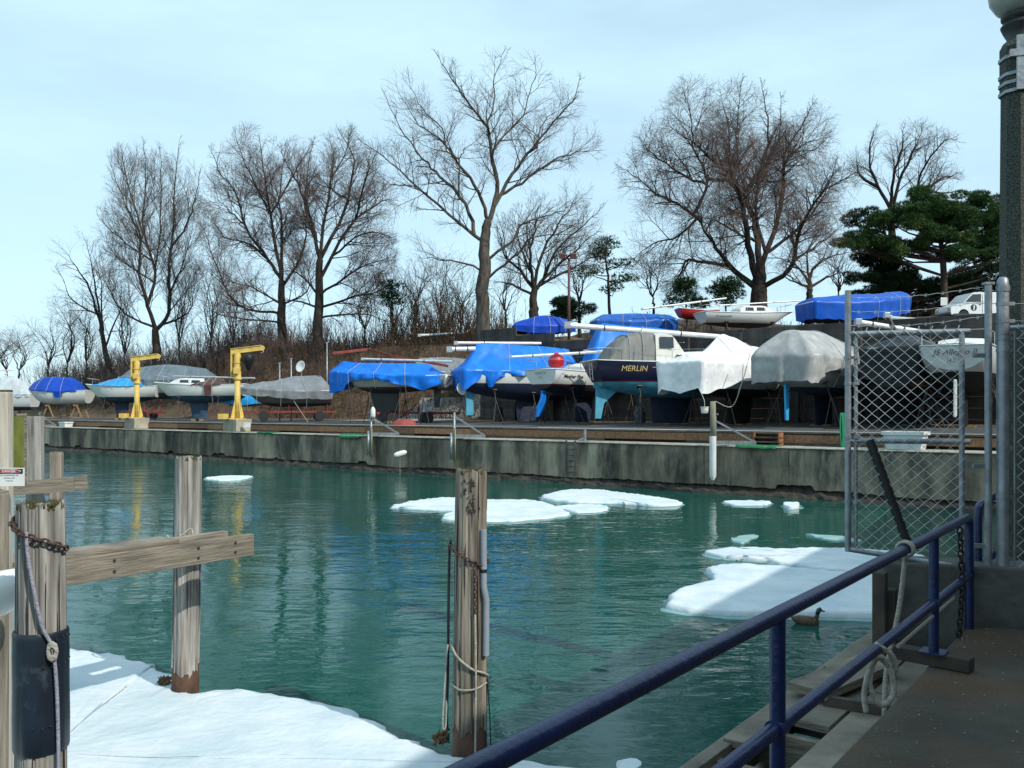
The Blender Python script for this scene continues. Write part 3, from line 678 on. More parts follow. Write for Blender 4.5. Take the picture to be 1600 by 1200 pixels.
def trailer(p, hd, label, Ln=6.0, m=rustred, wheels=((1.2,), ), wd=1.7):
    t = thing('boat_trailer', label, 'trailer', (p.x, p.y, gz(p.x, p.y)), math.radians(hd), 'boat trailers in the yard')
    for s in (-1, 1): MB().beam((0, s*wd*0.36, 0.62), (Ln*0.7, s*wd*0.36, 0.62), 0.07, 0.12).build('frame_rail', m, t); MB().beam((Ln*0.7, s*wd*0.36, 0.62), (Ln, 0, 0.6), 0.07, 0.12).build('drawbar', m, t)
    for x in (0.1, Ln*0.35, Ln*0.68): MB().beam((x, -wd/2, 0.55), (x, wd/2, 0.55), 0.08, 0.1).build('cross_member', m, t)
    for x in (0.5, Ln*0.5):
        for s in (-1, 1): MB().beam((x, s*0.45, 0.65), (x, s*0.62, 1.1), 0.07, 0.07).build('bunk_post', m, t)
    for s in (-1, 1):
        for x in wheels[0]:
            wheel(x, s*wd*0.58, 0.34, t)
            f = [Vector((x+0.42*math.cos(a), s*wd*0.58, 0.36+0.42*math.sin(a))) for a in [PI*k/8 for k in range(9)]]
            MB().grid([[q+Vector((0, -0.12, 0)), q+Vector((0, 0.12, 0))] for q in f]).build('mudguard', m, t).modifiers.new('thick', 'SOLIDIFY').thickness = 0.015
    return t
trailer(Vector((R.location.x+0.2, R.location.y, 0)), 196, 'rusty red trailer under the silver grey tarped runabout', wheels=((1.0, 4.6),))
# ---- left-hand group
p = place(384, 5.6); R = boat_root('white sailboat with dark blue bottom and brown sheet hanging over its side', p, 178)
h = Hull(6.9, 2.4, 1.3, 2.65, tw=0.78, sheer=0.15, rs=0.4, rb=0.75, rake=0.8)
make_hull(h, R, hull_mat('white_slateblue_hull', (0.66, 0.68, 0.65), (0.025, 0.07, 0.12), 1.82)); make_keel(h, R, 0.4, 0.62, 0.1, mat('slateblue_antifoul', (0.02, 0.055, 0.10), rough=0.7)); make_cabin(h, R, 0.4, 0.8, 0.66, 0.4, wins=2)
tarp(h, R, 0.22, 0.52, [(0.2, 2.95), (0.37, 3.2), (0.52, 3.05)], lambda s, sd: 0.05+(0.7 if 0.30 < s < 0.38 and sd > 0 else 0), tarp_mat('brown_sheet', (0.09, 0.045, 0.04)), 'brown and blue sheet over the cockpit of the white sailboat behind the right crane', seed=31, pleat=0.05)
rail_set(h, R, (0.3, 0.55, 0.8), 0.5); stands(h, R, ((0.25, 1), (0.7, 1)), 'the white sailboat behind the right crane')
mast(at(272, 588, 70), at(398, 591, 66), 0.07, 'thin white mast on crutches above the white sailboat behind the right crane', spread=False)
p = place(248, 5.6); R = boat_root('white sailboat with dark blue bottom under a light blue tarp, behind the left crane', p, 178)
h = Hull(6.2, 2.3, 1.35, 2.75, tw=0.78, sheer=0.15, rs=0.4, rb=0.75, rake=0.8, ex=0.7)
make_hull(h, R, hull_mat('white_navy2_hull', (0.64, 0.66, 0.62), (0.02, 0.05, 0.085), 1.85)); make_keel(h, R, 0.4, 0.62, 0.1, navy_p)
tarp(h, R, 0.16, 0.86, [(0.1, 3.15), (0.5, 3.45), (0.9, 3.0)], lambda s, sd: 0.03, CYAN, 'light blue tarp pitched over the sailboat behind the left crane', seed=37, pleat=0.04)
rail_set(h, R, (0.25, 0.6), 0.5); stands(h, R, ((0.25, 1), (0.7, 1)), 'the light blue tarped sailboat')
p = place(139, 6.5); R = boat_root('small white open boat on wooden trestles under a royal blue tarp', p, 178, 'dinghy', 'boat')
h = Hull(5.9, 2.3, 1.3, 2.6, tw=0.85, sheer=0.15, rs=0.1, rb=0.6, rake=0.7, ex=0.6)
make_hull(h, R, hull_mat('white_open_boat', (0.62, 0.64, 0.60), (0.5, 0.5, 0.48), 1.0))
tarp(h, R, 0.12, 0.98, [(0.1, 3.3), (0.3, 3.85), (0.7, 3.9), (1, 3.2)], lambda s, sd: 0.12+(0.5 if 0.33 < s < 0.46 and sd > 0 else 0), BLUE2, 'royal blue tarp over the small white boat at the left end', seed=41, pleat=0.05, sag=0.14, pw=1.7)
for x in (0.9, 3.6):
    t = thing('trestle', 'pale wooden trestle under the royal blue tarped boat', 'trestle', Matrix.Translation(R.location) @ Matrix.Rotation(R.rotation_euler.z, 4, 'Z') @ Vector((x, 0, 0)), R.rotation_euler.z, 'trestles under the royal blue tarped boat')
    for y in (-0.6, 0.6):
        for s in (-1, 1): MB().beam((s*0.55, y, 0.0), (s*0.06, y, 1.15), 0.1, 0.1).build('leg', stand_w, t)
    MB().beam((0, -1, 1.2), (0, 1, 1.2), 0.14, 0.14).build('top_beam', stand_w, t); MB().beam((-0.6, 0.6, 0.06), (0.6, 0.6, 0.06), 0.1, 0.1).build('sill', stand_w, t)
p = place(54, 6.5); R = boat_root('white cabin boat with pale grey cover at the far left end', p, 178, 'motorboat', 'motorboat')
h = Hull(6.5, 2.4, 0.7, 2.4, tw=0.85, sheer=0.2, rs=0.1, rb=0.6, rake=0.8, ex=0.6)
make_hull(h, R, hull_mat('white_black_hull', (0.62, 0.65, 0.66), (0.04, 0.05, 0.06), 1.1)); 
tarp(h, R, 0.0, 0.98, [(0, 3.4), (0.4, 4.3), (0.7, 4.2), (1, 3.2)], lambda s, sd: 0.3, tarp_mat('pale_grey_cover', (0.48, 0.53, 0.56)), 'pale grey cover over the cabin boat at the far left', seed=43, pw=1.8)
MB().box((3.0, 0, 4.9), (1.2, 0.3, 0.12)).build('radar_bar', gel, R, bevel=0.03); MB().tube([(3.0, 0, 4.1), (3.0, 0, 4.85)], 0.06, 8).build('radar_post', gel, R)
# slate covered boat behind
p = place(340, 9.0, z=2.8); R = boat_root('boat under a slate grey cover standing behind the two white sailboats', p, 178)
h = Hull(8.5, 2.6, 1.4, 3.0, sheer=0.2); make_hull(h, R, hull_mat('slate_hull', (0.25, 0.28, 0.3), (0.03, 0.05, 0.07), 1.9))
tarp(h, R, 0.0, 0.98, [(0, 3.9), (0.5, 4.3), (1, 3.9)], lambda s, sd: 0.5, SLATE, 'slate grey cover over the boat behind the two white sailboats', seed=47, pleat=0.06); stands(h, R, ((0.3, 1), (0.7, 1)), 'the slate covered boat')
# cyan covered dinghy beside right crane
p = place(412, 6.8); R = boat_root('little dinghy under a bright light blue cover beside the right crane', p, 176, 'dinghy', 'boat')
h = Hull(3.4, 1.6, 1.0, 1.6, tw=0.8, sheer=0.1, rs=0.1, rb=0.4, rake=0.4, ex=0.6); make_hull(h, R, hull_mat('dinghy_hull', (0.08, 0.1, 0.12), (0.03, 0.04, 0.05), 1.1))
tarp(h, R, 0.0, 1.0, [(0, 2.2), (0.5, 2.25), (1, 1.9)], lambda s, sd: 0.45, CYAN, 'bright light blue cover over the little dinghy beside the right crane', seed=53, pleat=0.04); stands(h, R, ((0.3, 1), (0.7, 1)), 'the little dinghy')
# ---- white shrink-wrapped boat
p = place(1068, 3.6); R = boat_root('sailboat wrapped in white plastic film with grey topsides showing below', p, 40)
h = Hull(8.6, 2.9, 1.35, 2.9, tw=0.86, sheer=0.4, rs=0.5, rb=0.9, trake=0.1)
make_hull(h, R, hull_mat('pale_grey_hull', (0.50, 0.53, 0.52), (0.012, 0.015, 0.02), 1.75)); make_keel(h, R, 0.36, 0.62, 0.12, blk)
def hem12(s, sd):
    if abs(sd) < 1: return 1.15+0.3*(1-abs(sd))
    return interp([(0, 1.45), (0.12, 1.2), (0.3, 0.8), (0.55, 0.5), (1, 0.6)], s)
tarp(h, R, -0.03, 1.0, [(0, 3.3), (0.15, 3.45), (0.34, 4.35), (0.42, 4.25), (0.6, 3.9), (1, 3.5)], hem12, WHT, 'white shrink wrap film peaked over the sailboat right of the navy one', seed=61, pleat=0.04, hn=0.25, folds=2.5, sag=0.10, spine=(0.05, 0.92)); stands(h, R, ((0.2, -1), (0.6, -1), (0.25, 1), (0.6, 1)), 'the white wrapped sailboat')
# ---- grey canvas boat
p = place(1226, 3.5); R = boat_root('sailboat with bright blue rudder under a heavy grey canvas cover', p, 50)
h = Hull(9.2, 3.1, 1.4, 3.0, tw=0.80, sheer=0.3, rs=0.55, rb=0.9, trake=0.1)
make_hull(h, R, hull_mat('grey_blue_hull', (0.42, 0.44, 0.43), (0.02, 0.06, 0.11), 1.75)); make_keel(h, R, 0.36, 0.62, 0.12, navy_p)
brightb = mat('bright_blue_antifoul', (0.03, 0.36, 0.68), (0.02, 0.28, 0.55), rough=0.6)
make_rudder(h, R, [(0.0, 1.85), (0.42, 1.85), (0.34, 0.35), (0.1, 0.35)], brightb, w=0.045)
def hem13(s, sd):
    if abs(sd) < 1: return 1.1
    return interp([(0, 1.2), (0.08, 0.9), (0.18, 0.55), (0.3, 0.75), (0.5, 0.6), (1, 0.6)], s)
tarp(h, R, -0.03, 0.98, [(0, 4.0), (0.1, 4.15), (0.35, 4.25), (0.6, 4.0), (1, 3.5)], hem13, GREYC, 'heavy grey canvas cover over the sailboat with bright blue rudder', seed=67, pleat=0.2, hn=0.6, sag=0.02, pw=1.9, folds=4.5); stands(h, R, ((0.2, -1), (0.6, -1), (0.25, 1), (0.6, 1)), 'the grey canvas covered sailboat')
# ---- black boat and white transom behind the gate
p = place(1392, 5.0); R = boat_root('black covered sailboat seen through the chain link gate', p, 52)
h = Hull(9.0, 3.0, 1.2, 3.2, tw=0.75, sheer=0.3, rs=0.4, rb=0.9); make_hull(h, R, hull_mat('black_hull', (0.012, 0.013, 0.016), (0.01, 0.011, 0.013), 1.7)); make_keel(h, R, 0.3, 0.65, 0.1, blk)
tarp(h, R, -0.02, 0.98, [(0, 3.7), (0.3, 4.0), (1, 3.6)], lambda s, sd: 1.3, BLK, 'black cover hanging low over the sailboat seen through the gate', seed=71); stands(h, R, ((0.2, -1), (0.3, 1)), 'the black covered sailboat')
p = place(1492, 3.8); R = boat_root('white sailboat with dark script on its transom and white rudder behind the gate', p, 58)
h = Hull(8.6, 2.9, 1.5, 3.15, tw=0.78, sheer=0.3, rs=0.75, rb=0.9, trake=0.2); make_hull(h, R, hull_mat('white_black2_hull', (0.62, 0.65, 0.64), (0.010, 0.012, 0.014), 2.2)); make_keel(h, R, 0.34, 0.62, 0.1, blk); make_cabin(h, R, 0.35, 0.8, 0.7, 0.45)
make_rudder(h, R, [(0.0, 1.9), (0.42, 1.9), (0.36, 0.55), (-0.12, 0.5)], gel, w=0.045); rail_set(h, R, (0.25, 0.45, 0.65, 0.82), 0.55); stands(h, R, ((0.2, -1), (0.6, -1), (0.25, 1)), 'the white sailboat with script on its transom')
def ontr(u, v): return Vector((-0.19, -u, v))
text_mesh('J5 Allegro II', 0.30, lambda u, v: ontr(u, 2.80+v), 'transom_lettering', black_l, R, align='CENTER', shear=0.3); text_mesh('N.Y.C', 0.2, lambda u, v: ontr(u, 2.53+v), 'transom_lettering', black_l, R, align='CENTER')

# ---- upper row on the terrace
p = place(805, Y=58); R = boat_root('dinghy under a royal blue tarp on the upper bank left of the flood light pole', p, 6, 'dinghy', 'boat', 'boats on the upper bank')
def lift(R, px_y, Y, zl): R.location.z = EYE+(HOR-px_y)/FPX*Y-zl
h = Hull(4.1, 1.7, 0.7, 1.25, tw=0.7, sheer=0.1, rs=0.1, rb=0.3, rake=0.4, ex=0.6); make_hull(h, R, navy_p, navy_p); lift(R, 522, 58, 0.7)
tarp(h, R, -0.02, 1.0, [(0, 1.6), (0.5, 2.0), (1, 1.7)], lambda s, sd: 0.5, BLUE2, 'royal blue tarp rounded over the dinghy on the upper bank', seed=81, pleat=0.04, pw=2.0); stands(h, R, ((0.2, -1), (0.8, -1)), 'the royal blue covered dinghy on the bank')
p = place(930, Y=54); R = boat_root('sailboat under a long mid blue tarp on the upper bank', p, 8, group='boats on the upper bank'); h = Hull(5.4, 2.0, 0.8, 1.6, sheer=0.2, rb=0.5); make_hull(h, R, navy_p); lift(R, 522, 54, 0.8)
tarp(h, R, -0.02, 1.0, [(0, 2.05), (0.5, 2.15), (1, 2.1)], lambda s, sd: 0.85, tarp_mat('mid_blue_tarp', (0.015, 0.10, 0.40)), 'long mid blue tarp over the boat on the upper bank', seed=83, pleat=0.12, pw=1.8); stands(h, R, ((0.2, -1), (0.8, -1)), 'the mid blue tarped boat on the bank')
p = place(1062, Y=53); R = boat_root('small red dinghy on the upper bank beside the white cabin boat', p, 5, 'dinghy', 'boat', 'boats on the upper bank'); h = Hull(2.6, 1.3, 0.7, 1.35, tw=0.9, sheer=0.0, rs=0.1, rb=0.4, rake=0.2, ex=0.5); make_hull(h, R, hull_mat('red_dinghy', (0.35, 0.012, 0.012), (0.02, 0.012, 0.012), 0.8)); lift(R, 497, 53, 0.8); stands(h, R, ((0.3, -1), (0.7, -1)), 'the red dinghy')
p = place(1097, Y=51); R = boat_root('white cabin sailboat with dark windows on the upper bank', p, 12, group='boats on the upper bank'); h = Hull(6.0, 2.2, 0.75, 1.6, tw=0.75, sheer=0.2, rs=0.2, rb=0.55, rake=1.0, ex=0.7); make_hull(h, R, hull_mat('white_cabin_hull', (0.62, 0.65, 0.64), (0.03, 0.035, 0.04), 0.98)); lift(R, 511, 51, 0.75)
make_cabin(h, R, 0.36, 0.74, 0.68, 0.42, wins=2); rail_set(h, R, (0.25, 0.4, 0.6, 0.8), 0.4); stands(h, R, ((0.2, -1), (0.75, -1)), 'the white cabin sailboat on the bank')
blue_l = mat('blue_lettering', (0.03, 0.08, 0.2), rough=0.5); text_mesh('Commander', 0.2, lambda u, v: h.side(0.45+u, 1.27+v, -1, 0.014), 'name_lettering', blue_l, R, shear=0.2)
mast(at(1003, 483, 53), at(1135, 466, 54), 0.06, 'pale mast lying above the red dinghy on the upper bank', spread=False); mast(at(1110, 478, 52), at(1250, 470, 54), 0.045, 'thin spar lying on the white cabin sailboat', spread=False)
p = place(1262, Y=47); R = boat_root('large boat fully wrapped in a smooth blue tarp on the upper bank', p, 12, group='boats on the upper bank'); h = Hull(6.4, 2.4, 0.3, 1.4, tw=0.75, sheer=0.55, rs=0.2, rb=0.4, rake=0.3, ex=0.6); make_hull(h, R, navy_p); lift(R, 506, 47, 0.3)
tarp(h, R, -0.02, 1.0, [(0, 1.75), (0.5, 2.0), (1, 2.3)], lambda s, sd: 0.95, tarp_mat('deep_blue_tarp', (0.004, 0.085, 0.46), cr=0.3), 'smooth deep blue wrap around the large boat on the upper bank', seed=87, pleat=0.05, pw=2.2, sag=0.0); stands(h, R, ((0.2, -1), (0.8, -1)), 'the deep blue wrapped boat')
mast(at(1340, 503, 38), at(1441, 519, 38.5), 0.12, 'short thick white spar end above the chain link gate', spread=False); mast(at(1388, 497, 42), at(1585, 512, 40), 0.11, 'long white spar lying above the chain link gate, below the van', spread=False); mast(at(1385, 492, 37), at(1422, 560, 36.6), 0.10, 'dark leaning spar behind the upper part of the gate', blk, spread=False)
# sheet of bright blue behind Merlin
p = place(918, 9.5); R = boat_root('sailboat under a bright light blue tarp standing behind the navy sailboat', p, 14); h = Hull(7.5, 2.4, 1.4, 3.4, sheer=0.2); make_hull(h, R, hull_mat('hidden_white_hull', (0.6, 0.62, 0.6), (0.02, 0.03, 0.06), 2.0))
tarp(h, R, 0.0, 1.0, [(0, 5.7), (0.4, 5.5), (1, 5.2)], lambda s, sd: 0.9, navtarp, 'bright blue tarp on the boat behind the navy sailboat wheelhouse', seed=91, pleat=0.15, pw=1.5); stands(h, R, ((0.3, -1), (0.7, -1)), 'the boat behind the navy sailboat')
# silver tarp behind keelboat
p = place(640, 9.8); R = boat_root('low boat under a crinkled silver tarp behind the blue tarped keelboat', p, 10); h = Hull(5.5, 2.2, 2.0, 3.3, sheer=0.2); make_hull(h, R, hull_mat('silver_hidden', (0.3, 0.3, 0.3), (0.05, 0.05, 0.06), 2.4))
tarp(h, R, 0.0, 1.0, [(0, 4.2), (0.4, 4.3), (1, 4.1)], lambda s, sd: 0.6, SILV, 'crinkled silver tarp over the low boat behind the keelboat', seed=93); stands(h, R, ((0.3, -1), (0.7, -1)), 'the silver tarped boat')
# trailers
trailer(place(588, 3.4), 10, 'red trailer with rusty mudguards under the blue tarped keelboat', Ln=5.0, wheels=((0.9, 3.0),))
trailer(place(254, 5.0), 178, 'small red trailer between the two white sailboats on the left', Ln=3.5)

q = place(632, 1.9); o = MB().lathe([(0.02, 0.34), (0.35, 0.30), (0.62, 0.18), (0.72, 0.02), (0.74, 0.0)], 20, wob=0.06).build('red_basin', mat('faded_red', (0.30, 0.05, 0.04), (0.2, 0.035, 0.03), rough=0.7), smooth=True); o.location = q; tag(o, 'faded red upturned basin on the yard edge in front of the keelboat', 'basin')
q = at(1101, 646, 36.5); o = MB().lathe([(0.11, 0), (0.14, 0.02), (0.17, 0.26), (0.185, 0.27), (0.185, 0.29), (0.16, 0.29), (0.12, 0.03)], 18).build('bucket', gel, smooth=False); o.location = q; smooth_sharp(o, 40); tag(o, 'white bucket hanging on a line below the white wrapped sailboat', 'bucket')
rope([q+Vector((0, 0, 0.28)), q+Vector((-0.03, 0, 0.6)), q+Vector((-0.15, 0.4, 1.05))], 0.012, 'rope', 'line holding the white bucket', TIE)
for k, (px, d, col_, lb) in enumerate(((660, 6.5, (0.02, 0.10, 0.22), 'blue barrel standing in shade under the keelboat stern'), (778, 8.0, (0.05, 0.05, 0.055), 'dark barrel standing behind the stands of the blue tarped white sailboat'), (1000, 8.2, (0.10, 0.11, 0.12), 'grey barrel in the shade behind the navy sailboat'))):
    q = place(px, d); o = MB().lathe([(0.26, 0), (0.28, 0.02), (0.28, 0.28), (0.295, 0.30), (0.28, 0.32), (0.28, 0.58), (0.295, 0.60), (0.28, 0.62), (0.28, 0.86), (0.25, 0.88)], 20).build('barrel', mat('barrel_%d' % k, col_, rough=0.5)); o.location = q; smooth_sharp(o, 40); tag(o, lb, 'barrel')
# ================================================================ YARD AND QUAY THINGS
yel = mat('crane_yellow', (0.70, 0.50, 0.13), (0.52, 0.35, 0.08), rough=0.5, scale=2.5, c3=(0.30, 0.16, 0.05), s3=2.2, lo3=0.62, hi3=0.72)
galv = mat('galvanised', (0.33, 0.36, 0.38), (0.19, 0.21, 0.23), rough=0.45, metal=0.55, scale=7, bump=0.15, bscale=30)
blockc = mat('crane_block_concrete', (0.38, 0.35, 0.27), (0.24, 0.22, 0.17), rough=0.9, scale=2, bump=0.4, bscale=10)
def crane(px, label, bag):
    p = lined(px, 0.62); rt = thing('jib_crane', label, 'crane', (p.x, p.y, 1.872), 0, 'yellow dock cranes')
    M = Matrix.Rotation(math.atan2(U.y, U.x), 3, 'Z')
    MB().box((0, 0, 0.40), (1.5, 1.15, 0.80), M).build('concrete_block', blockc, rt, bevel=0.03)
    mb = MB().box((0, 0, 0.825), (0.85, 0.85, 0.05)); mb.build('base_plate', yel, rt)
    MB().tube([(0, 0, 0.85), (0, 0, 3.4)], [0.20, 0.18], 20).build('column', yel, rt, smooth=False).data.polygons.foreach_set('use_smooth', [True]*22)
    for k in range(4):
        a = PI/4+PI/2*k; c, s = math.cos(a), math.sin(a); g = MB(); t = Vector((-s, c, 0))*0.02
        pr = [Vector((c*0.15, s*0.15, 0.85)), Vector((c*0.46, s*0.46, 0.85)), Vector((c*0.17, s*0.17, 2.1))]
        g.v = [tuple(q+t) for q in pr]+[tuple(q-t) for q in pr]; g.f = [(0, 1, 2), (5, 4, 3), (0, 3, 4, 1), (1, 4, 5, 2), (2, 5, 3, 0)]
        g.build('gusset', yel, rt)
    for z in (3.4, 4.45): MB().tube([(0, 0, z-0.05), (0, 0, z+0.05)], 0.27, 20).build('bearing_ring', yel, rt)
    smooth_sharp(MB().tube([(0, 0, 3.36), (0, 0, 5.05)], 0.23, 20).build('mast_sleeve', yel, rt), 40)
    MB().box((-0.36, 0, 4.35), (0.09, 0.32, 1.7)).build('back_plate', yel, rt, bevel=0.01)
    for z in (3.6, 5.0): MB().box((-0.22, 0, z), (0.3, 0.2, 0.12)).build('bracket', yel, rt)
    arm = MB().beam((-0.42, 0, 5.16), (1.55, 0, 5.40), 0.14, 0.30); arm.beam((-0.42, 0, 5.33), (1.55, 0, 5.56), 0.26, 0.035); arm.beam((-0.42, 0, 5.00), (1.45, 0, 5.235), 0.26, 0.035)
    arm.build('boom', yel, rt)
    w_ = MB().lathe([(0.02, -0.06), (0.17, -0.06), (0.13, 0), (0.17, 0.06), (0.02, 0.06)], 16).build('sheave', yel, rt); w_.rotation_euler = (PI/2, 0, 0); w_.location = (1.58, -0.02, 5.38)
    hk = [(1.66, 0, 5.28)]+[(1.60+0.09*math.cos(a), 0, 5.14+0.09*math.sin(a)) for a in [PI/2-2*PI*k/10 for k in range(8)]]
    MB().tube(hk, 0.02, 6).build('hook', galv, rt)
    MB().tube([(1.40, -0.02, 5.22), (0.3, -0.12, 4.75), (0.24, -0.2, 4.2)], 0.012, 5).build('cable', blk, rt)
    MB().box((0.0, -0.30, 3.9), (0.3, 0.2, 0.4)).build('winch_box', yel, rt, bevel=0.02)
    for k in range(6):
        a = 2*PI*k/6+0.3; MB().tube([(0.36*math.cos(a), 0.36*math.sin(a), 0.84), (0.36*math.cos(a), 0.36*math.sin(a), 0.91)], 0.03, 6).build('anchor_bolt', stand_m, rt)
    if bag:
        o = MB().lathe([(0.05, -1.05), (0.16, -0.95), (0.36, -0.45), (0.42, -0.1), (0.3, 0)], 10, wob=0.25).build('hoist_cover', BLK, rt, smooth=True); o.location = (0.75, -0.1, 4.98)
    MB().box((-0.75, -0.5, 0.97), (0.55, 0.45, 0.34)).build('switch_box', yel, rt, bevel=0.01)
    return rt
crane(214, 'left yellow jib crane with bare boom on a concrete block', False); crane(371, 'right yellow jib crane with black hoist cover hanging under its boom', True)
# power boxes on the right crane block
o = MB().box((0, 0, 0), (0.42, 0.14, 0.32)).build('outlet_box', mat('white_box', (0.6, 0.62, 0.6), rough=0.5), bevel=0.01); q = at(386, 664, 54.2); o.location = q; tag(o, 'pale electric outlet box on the front of the right crane block', 'outlet box')
# mooring pole brackets
def bracket(px, label, white=False, tall=1.3, off=-0.25):
    p = lined(px, off); rt = thing('mooring_bracket', label, 'mooring bracket', (p.x, p.y, 1.872), math.atan2(U.y, U.x), 'steel mooring brackets on the quay')
    # local x = along wall to the left, local y = towards the water
    MB().tube([(0, 0, -1.15), (0, 0, tall)], 0.055, 10).build('guide_pipe', galv, rt, smooth=True)
    if white:
        smooth_sharp(MB().tube([(0.02, 0.13, -1.35), (0.02, 0.13, -1.2), (0.02, 0.13, 0.35)], [0.05, 0.13, 0.13], 12).build('fender_sleeve', gel, rt), 40)
        MB().tube([(0.02, 0.13, 0.3), (0.02, 0.13, tall+0.5)], 0.11, 10).build('pole', mat('weathered_pole', (0.25, 0.23, 0.17), (0.14, 0.13, 0.1), rough=0.9, stretch=(1, 1, 0.2), scale=8), rt, smooth=True)
    else:
        MB().tube([(0.16, 0.05, -1.05), (0.16, 0.05, 0.25)], 0.07, 10).build('sliding_pipe', galv, rt, smooth=True)
        MB().tube([(-0.08, 0.03, -1.3), (-0.08, 0.03, 0.5)], 0.03, 8).build('thin_pipe', mat('brass_pipe', (0.30, 0.27, 0.12), rough=0.5, metal=0.3), rt, smooth=True)
    MB().beam((-0.0, 0, 0.10), (-1.35, -0.75, 0.10), 0.12, 0.14).build('foot_channel', galv, rt)
    MB().beam((0, 0, tall*0.8), (-1.3, -0.72, 0.14), 0.07, 0.07).build('brace', galv, rt)
    MB().box((0, 0, tall), (0.2, 0.2, 0.06)).build('cap_plate', galv, rt)
    return rt
b = bracket(580, 'galvanised mooring bracket topped by a white buoy, left of the wooden pile', tall=1.25)
o = MB().lathe([(0.02, 0), (0.11, 0.03), (0.13, 0.12), (0.13, 0.42), (0.09, 0.52), (0.05, 0.58), (0.02, 0.6)], 14).build('white_float', gel, b, smooth=True); o.location = (-0.2, 0.05, 0.95)
bracket(710, 'galvanised mooring bracket right behind the top of the middle wooden pile', tall=1.35); bracket(1117, 'mooring bracket with a tall pole in a white fender sleeve', True, 1.2)
bracket(62, 'mooring bracket with a short white post at the far left of the quay', tall=1.2)
p = lined(914, 0.25); rt = thing('mooring_cleat', 'small upright steel cleat on the quay edge between the brackets', 'cleat', (p.x, p.y, 1.872)); MB().tube([(0, 0, 0), (0, 0, 0.5)], 0.06, 8).build('post', galv, rt); MB().beam((0, 0, 0.15), (-0.3, 0, 0.02), 0.05, 0.08).build('brace', galv, rt); MB().box((0, 0, 0.02), (0.4, 0.3, 0.03)).build('plate', galv, rt)
# tubs, boxes, mats
def tub(px, d, w_, hgt_, label, m):
    p = lined(px, d); o = thing('storage_tub', label, 'tub', (p.x, p.y, 1.875), math.atan2(U.y, U.x))
    a = w_/2; mb = MB(); P = []
    for z, s in ((0, 0.86), (hgt_*0.8, 0.97), (hgt_*0.8, 1.06), (hgt_, 1.06), (hgt_, 0.98), (0.04, 0.84)):
        P.append([Vector((x*a*s, y*a*0.6*s, z)) for x, y in ((-1, -1), (1, -1), (1, 1), (-1, 1))])
    mb.grid([[P[k][j] for k in range(6)] for j in range(4)], closed_u=True); mb.f.append((0, 6, 12, 18)); mb.f.append((5, 11, 17, 23)); mb.build('tub_body', m, o, bevel=0.01)
    for s in (-1, 1): MB().box((s*a*1.07, 0, hgt_*0.88), (0.04, a*0.5, 0.06)).build('handle', m, o)
    return o
tub(103, 0.45, 1.15, 0.42, 'white plastic chest on the quay edge near the left end', gel); tub(1415, 0.35, 1.3, 0.62, 'white plastic tub on the quay seen through the gate', gel)
green = mat('green_mesh', (0.01, 0.17, 0.06), (0.006, 0.10, 0.035), rough=0.8, scale=10, bump=0.6, bscale=30)
def matt(px, d, w_, dep, label, hang=0.0):
    p = lined(px, d); t0, _ = to_td(p.x, p.y); P = []
    for i in range(14):
        t = t0+(i/13-0.5)*w_; row = []
        for k in range(8):
            dd = dep*(1-k/7)-0.1*(k == 7); z = 1.90+0.03*noise.noise(Vector((t*3, k*0.8, px)))
            if k == 7: z -= hang*(1+0.3*noise.noise(Vector((t*4, 0, 0))))
            row.append(td(t, dd-0.05, z))
        P.append(row)
    o = MB().grid(P).build('netting', green, smooth=True); o.modifiers.new('thick', 'SOLIDIFY').thickness = 0.03; tag(o, label, 'netting')
matt(556, 0.4, 1.7, 0.8, 'crumpled green netting hanging over the quay edge left of the white buoy', 0.22); matt(1188, 0.4, 1.6, 0.7, 'flat green mat on the quay below the wooden steps', 0.1); matt(424, 0.4, 1.5, 0.6, 'green netting lying on the quay edge right of the right crane', 0.02)
for k in range(3): pass
p = lined(1200, 0.85); rt = thing('wooden_steps', 'small stack of wooden steps in front of the timber step', 'steps', (p.x, p.y, 1.875), math.atan2(U.y, U.x))
for k in range(3): MB().box((0, 0.12-0.1*k, 0.13+0.17*k), (1.15-0.05*k, 0.34, 0.05)).build('tread', wood_t, rt); 
for s in (-0.5, 0.5): MB().box((s, 0.0, 0.25), (0.06, 0.4, 0.48)).build('side', mat('orange_timber', (0.30, 0.12, 0.05), rough=0.8), rt)
# green hose/rope coil near the gate
o = MB()
p = lined(1319, 0.8)
for k in range(7):
    q = p+Vector((0.03*k-0.1, 0.02*k, 0)); o.tube([q+Vector((0.04*math.sin(a)+0.012*k, 0.05*math.cos(a)+0.02*k, 2.75+0.62*math.cos(a)-0.25)) for a in [2*PI*j/20+0.3*k for j in range(20)]], 0.022, 5, closed=True)
tag(o.build('green_rope', mat('green_rope', (0.01, 0.22, 0.10), rough=0.8), smooth=True), 'hank of green rope hanging at the quay edge left of the gate', 'rope')
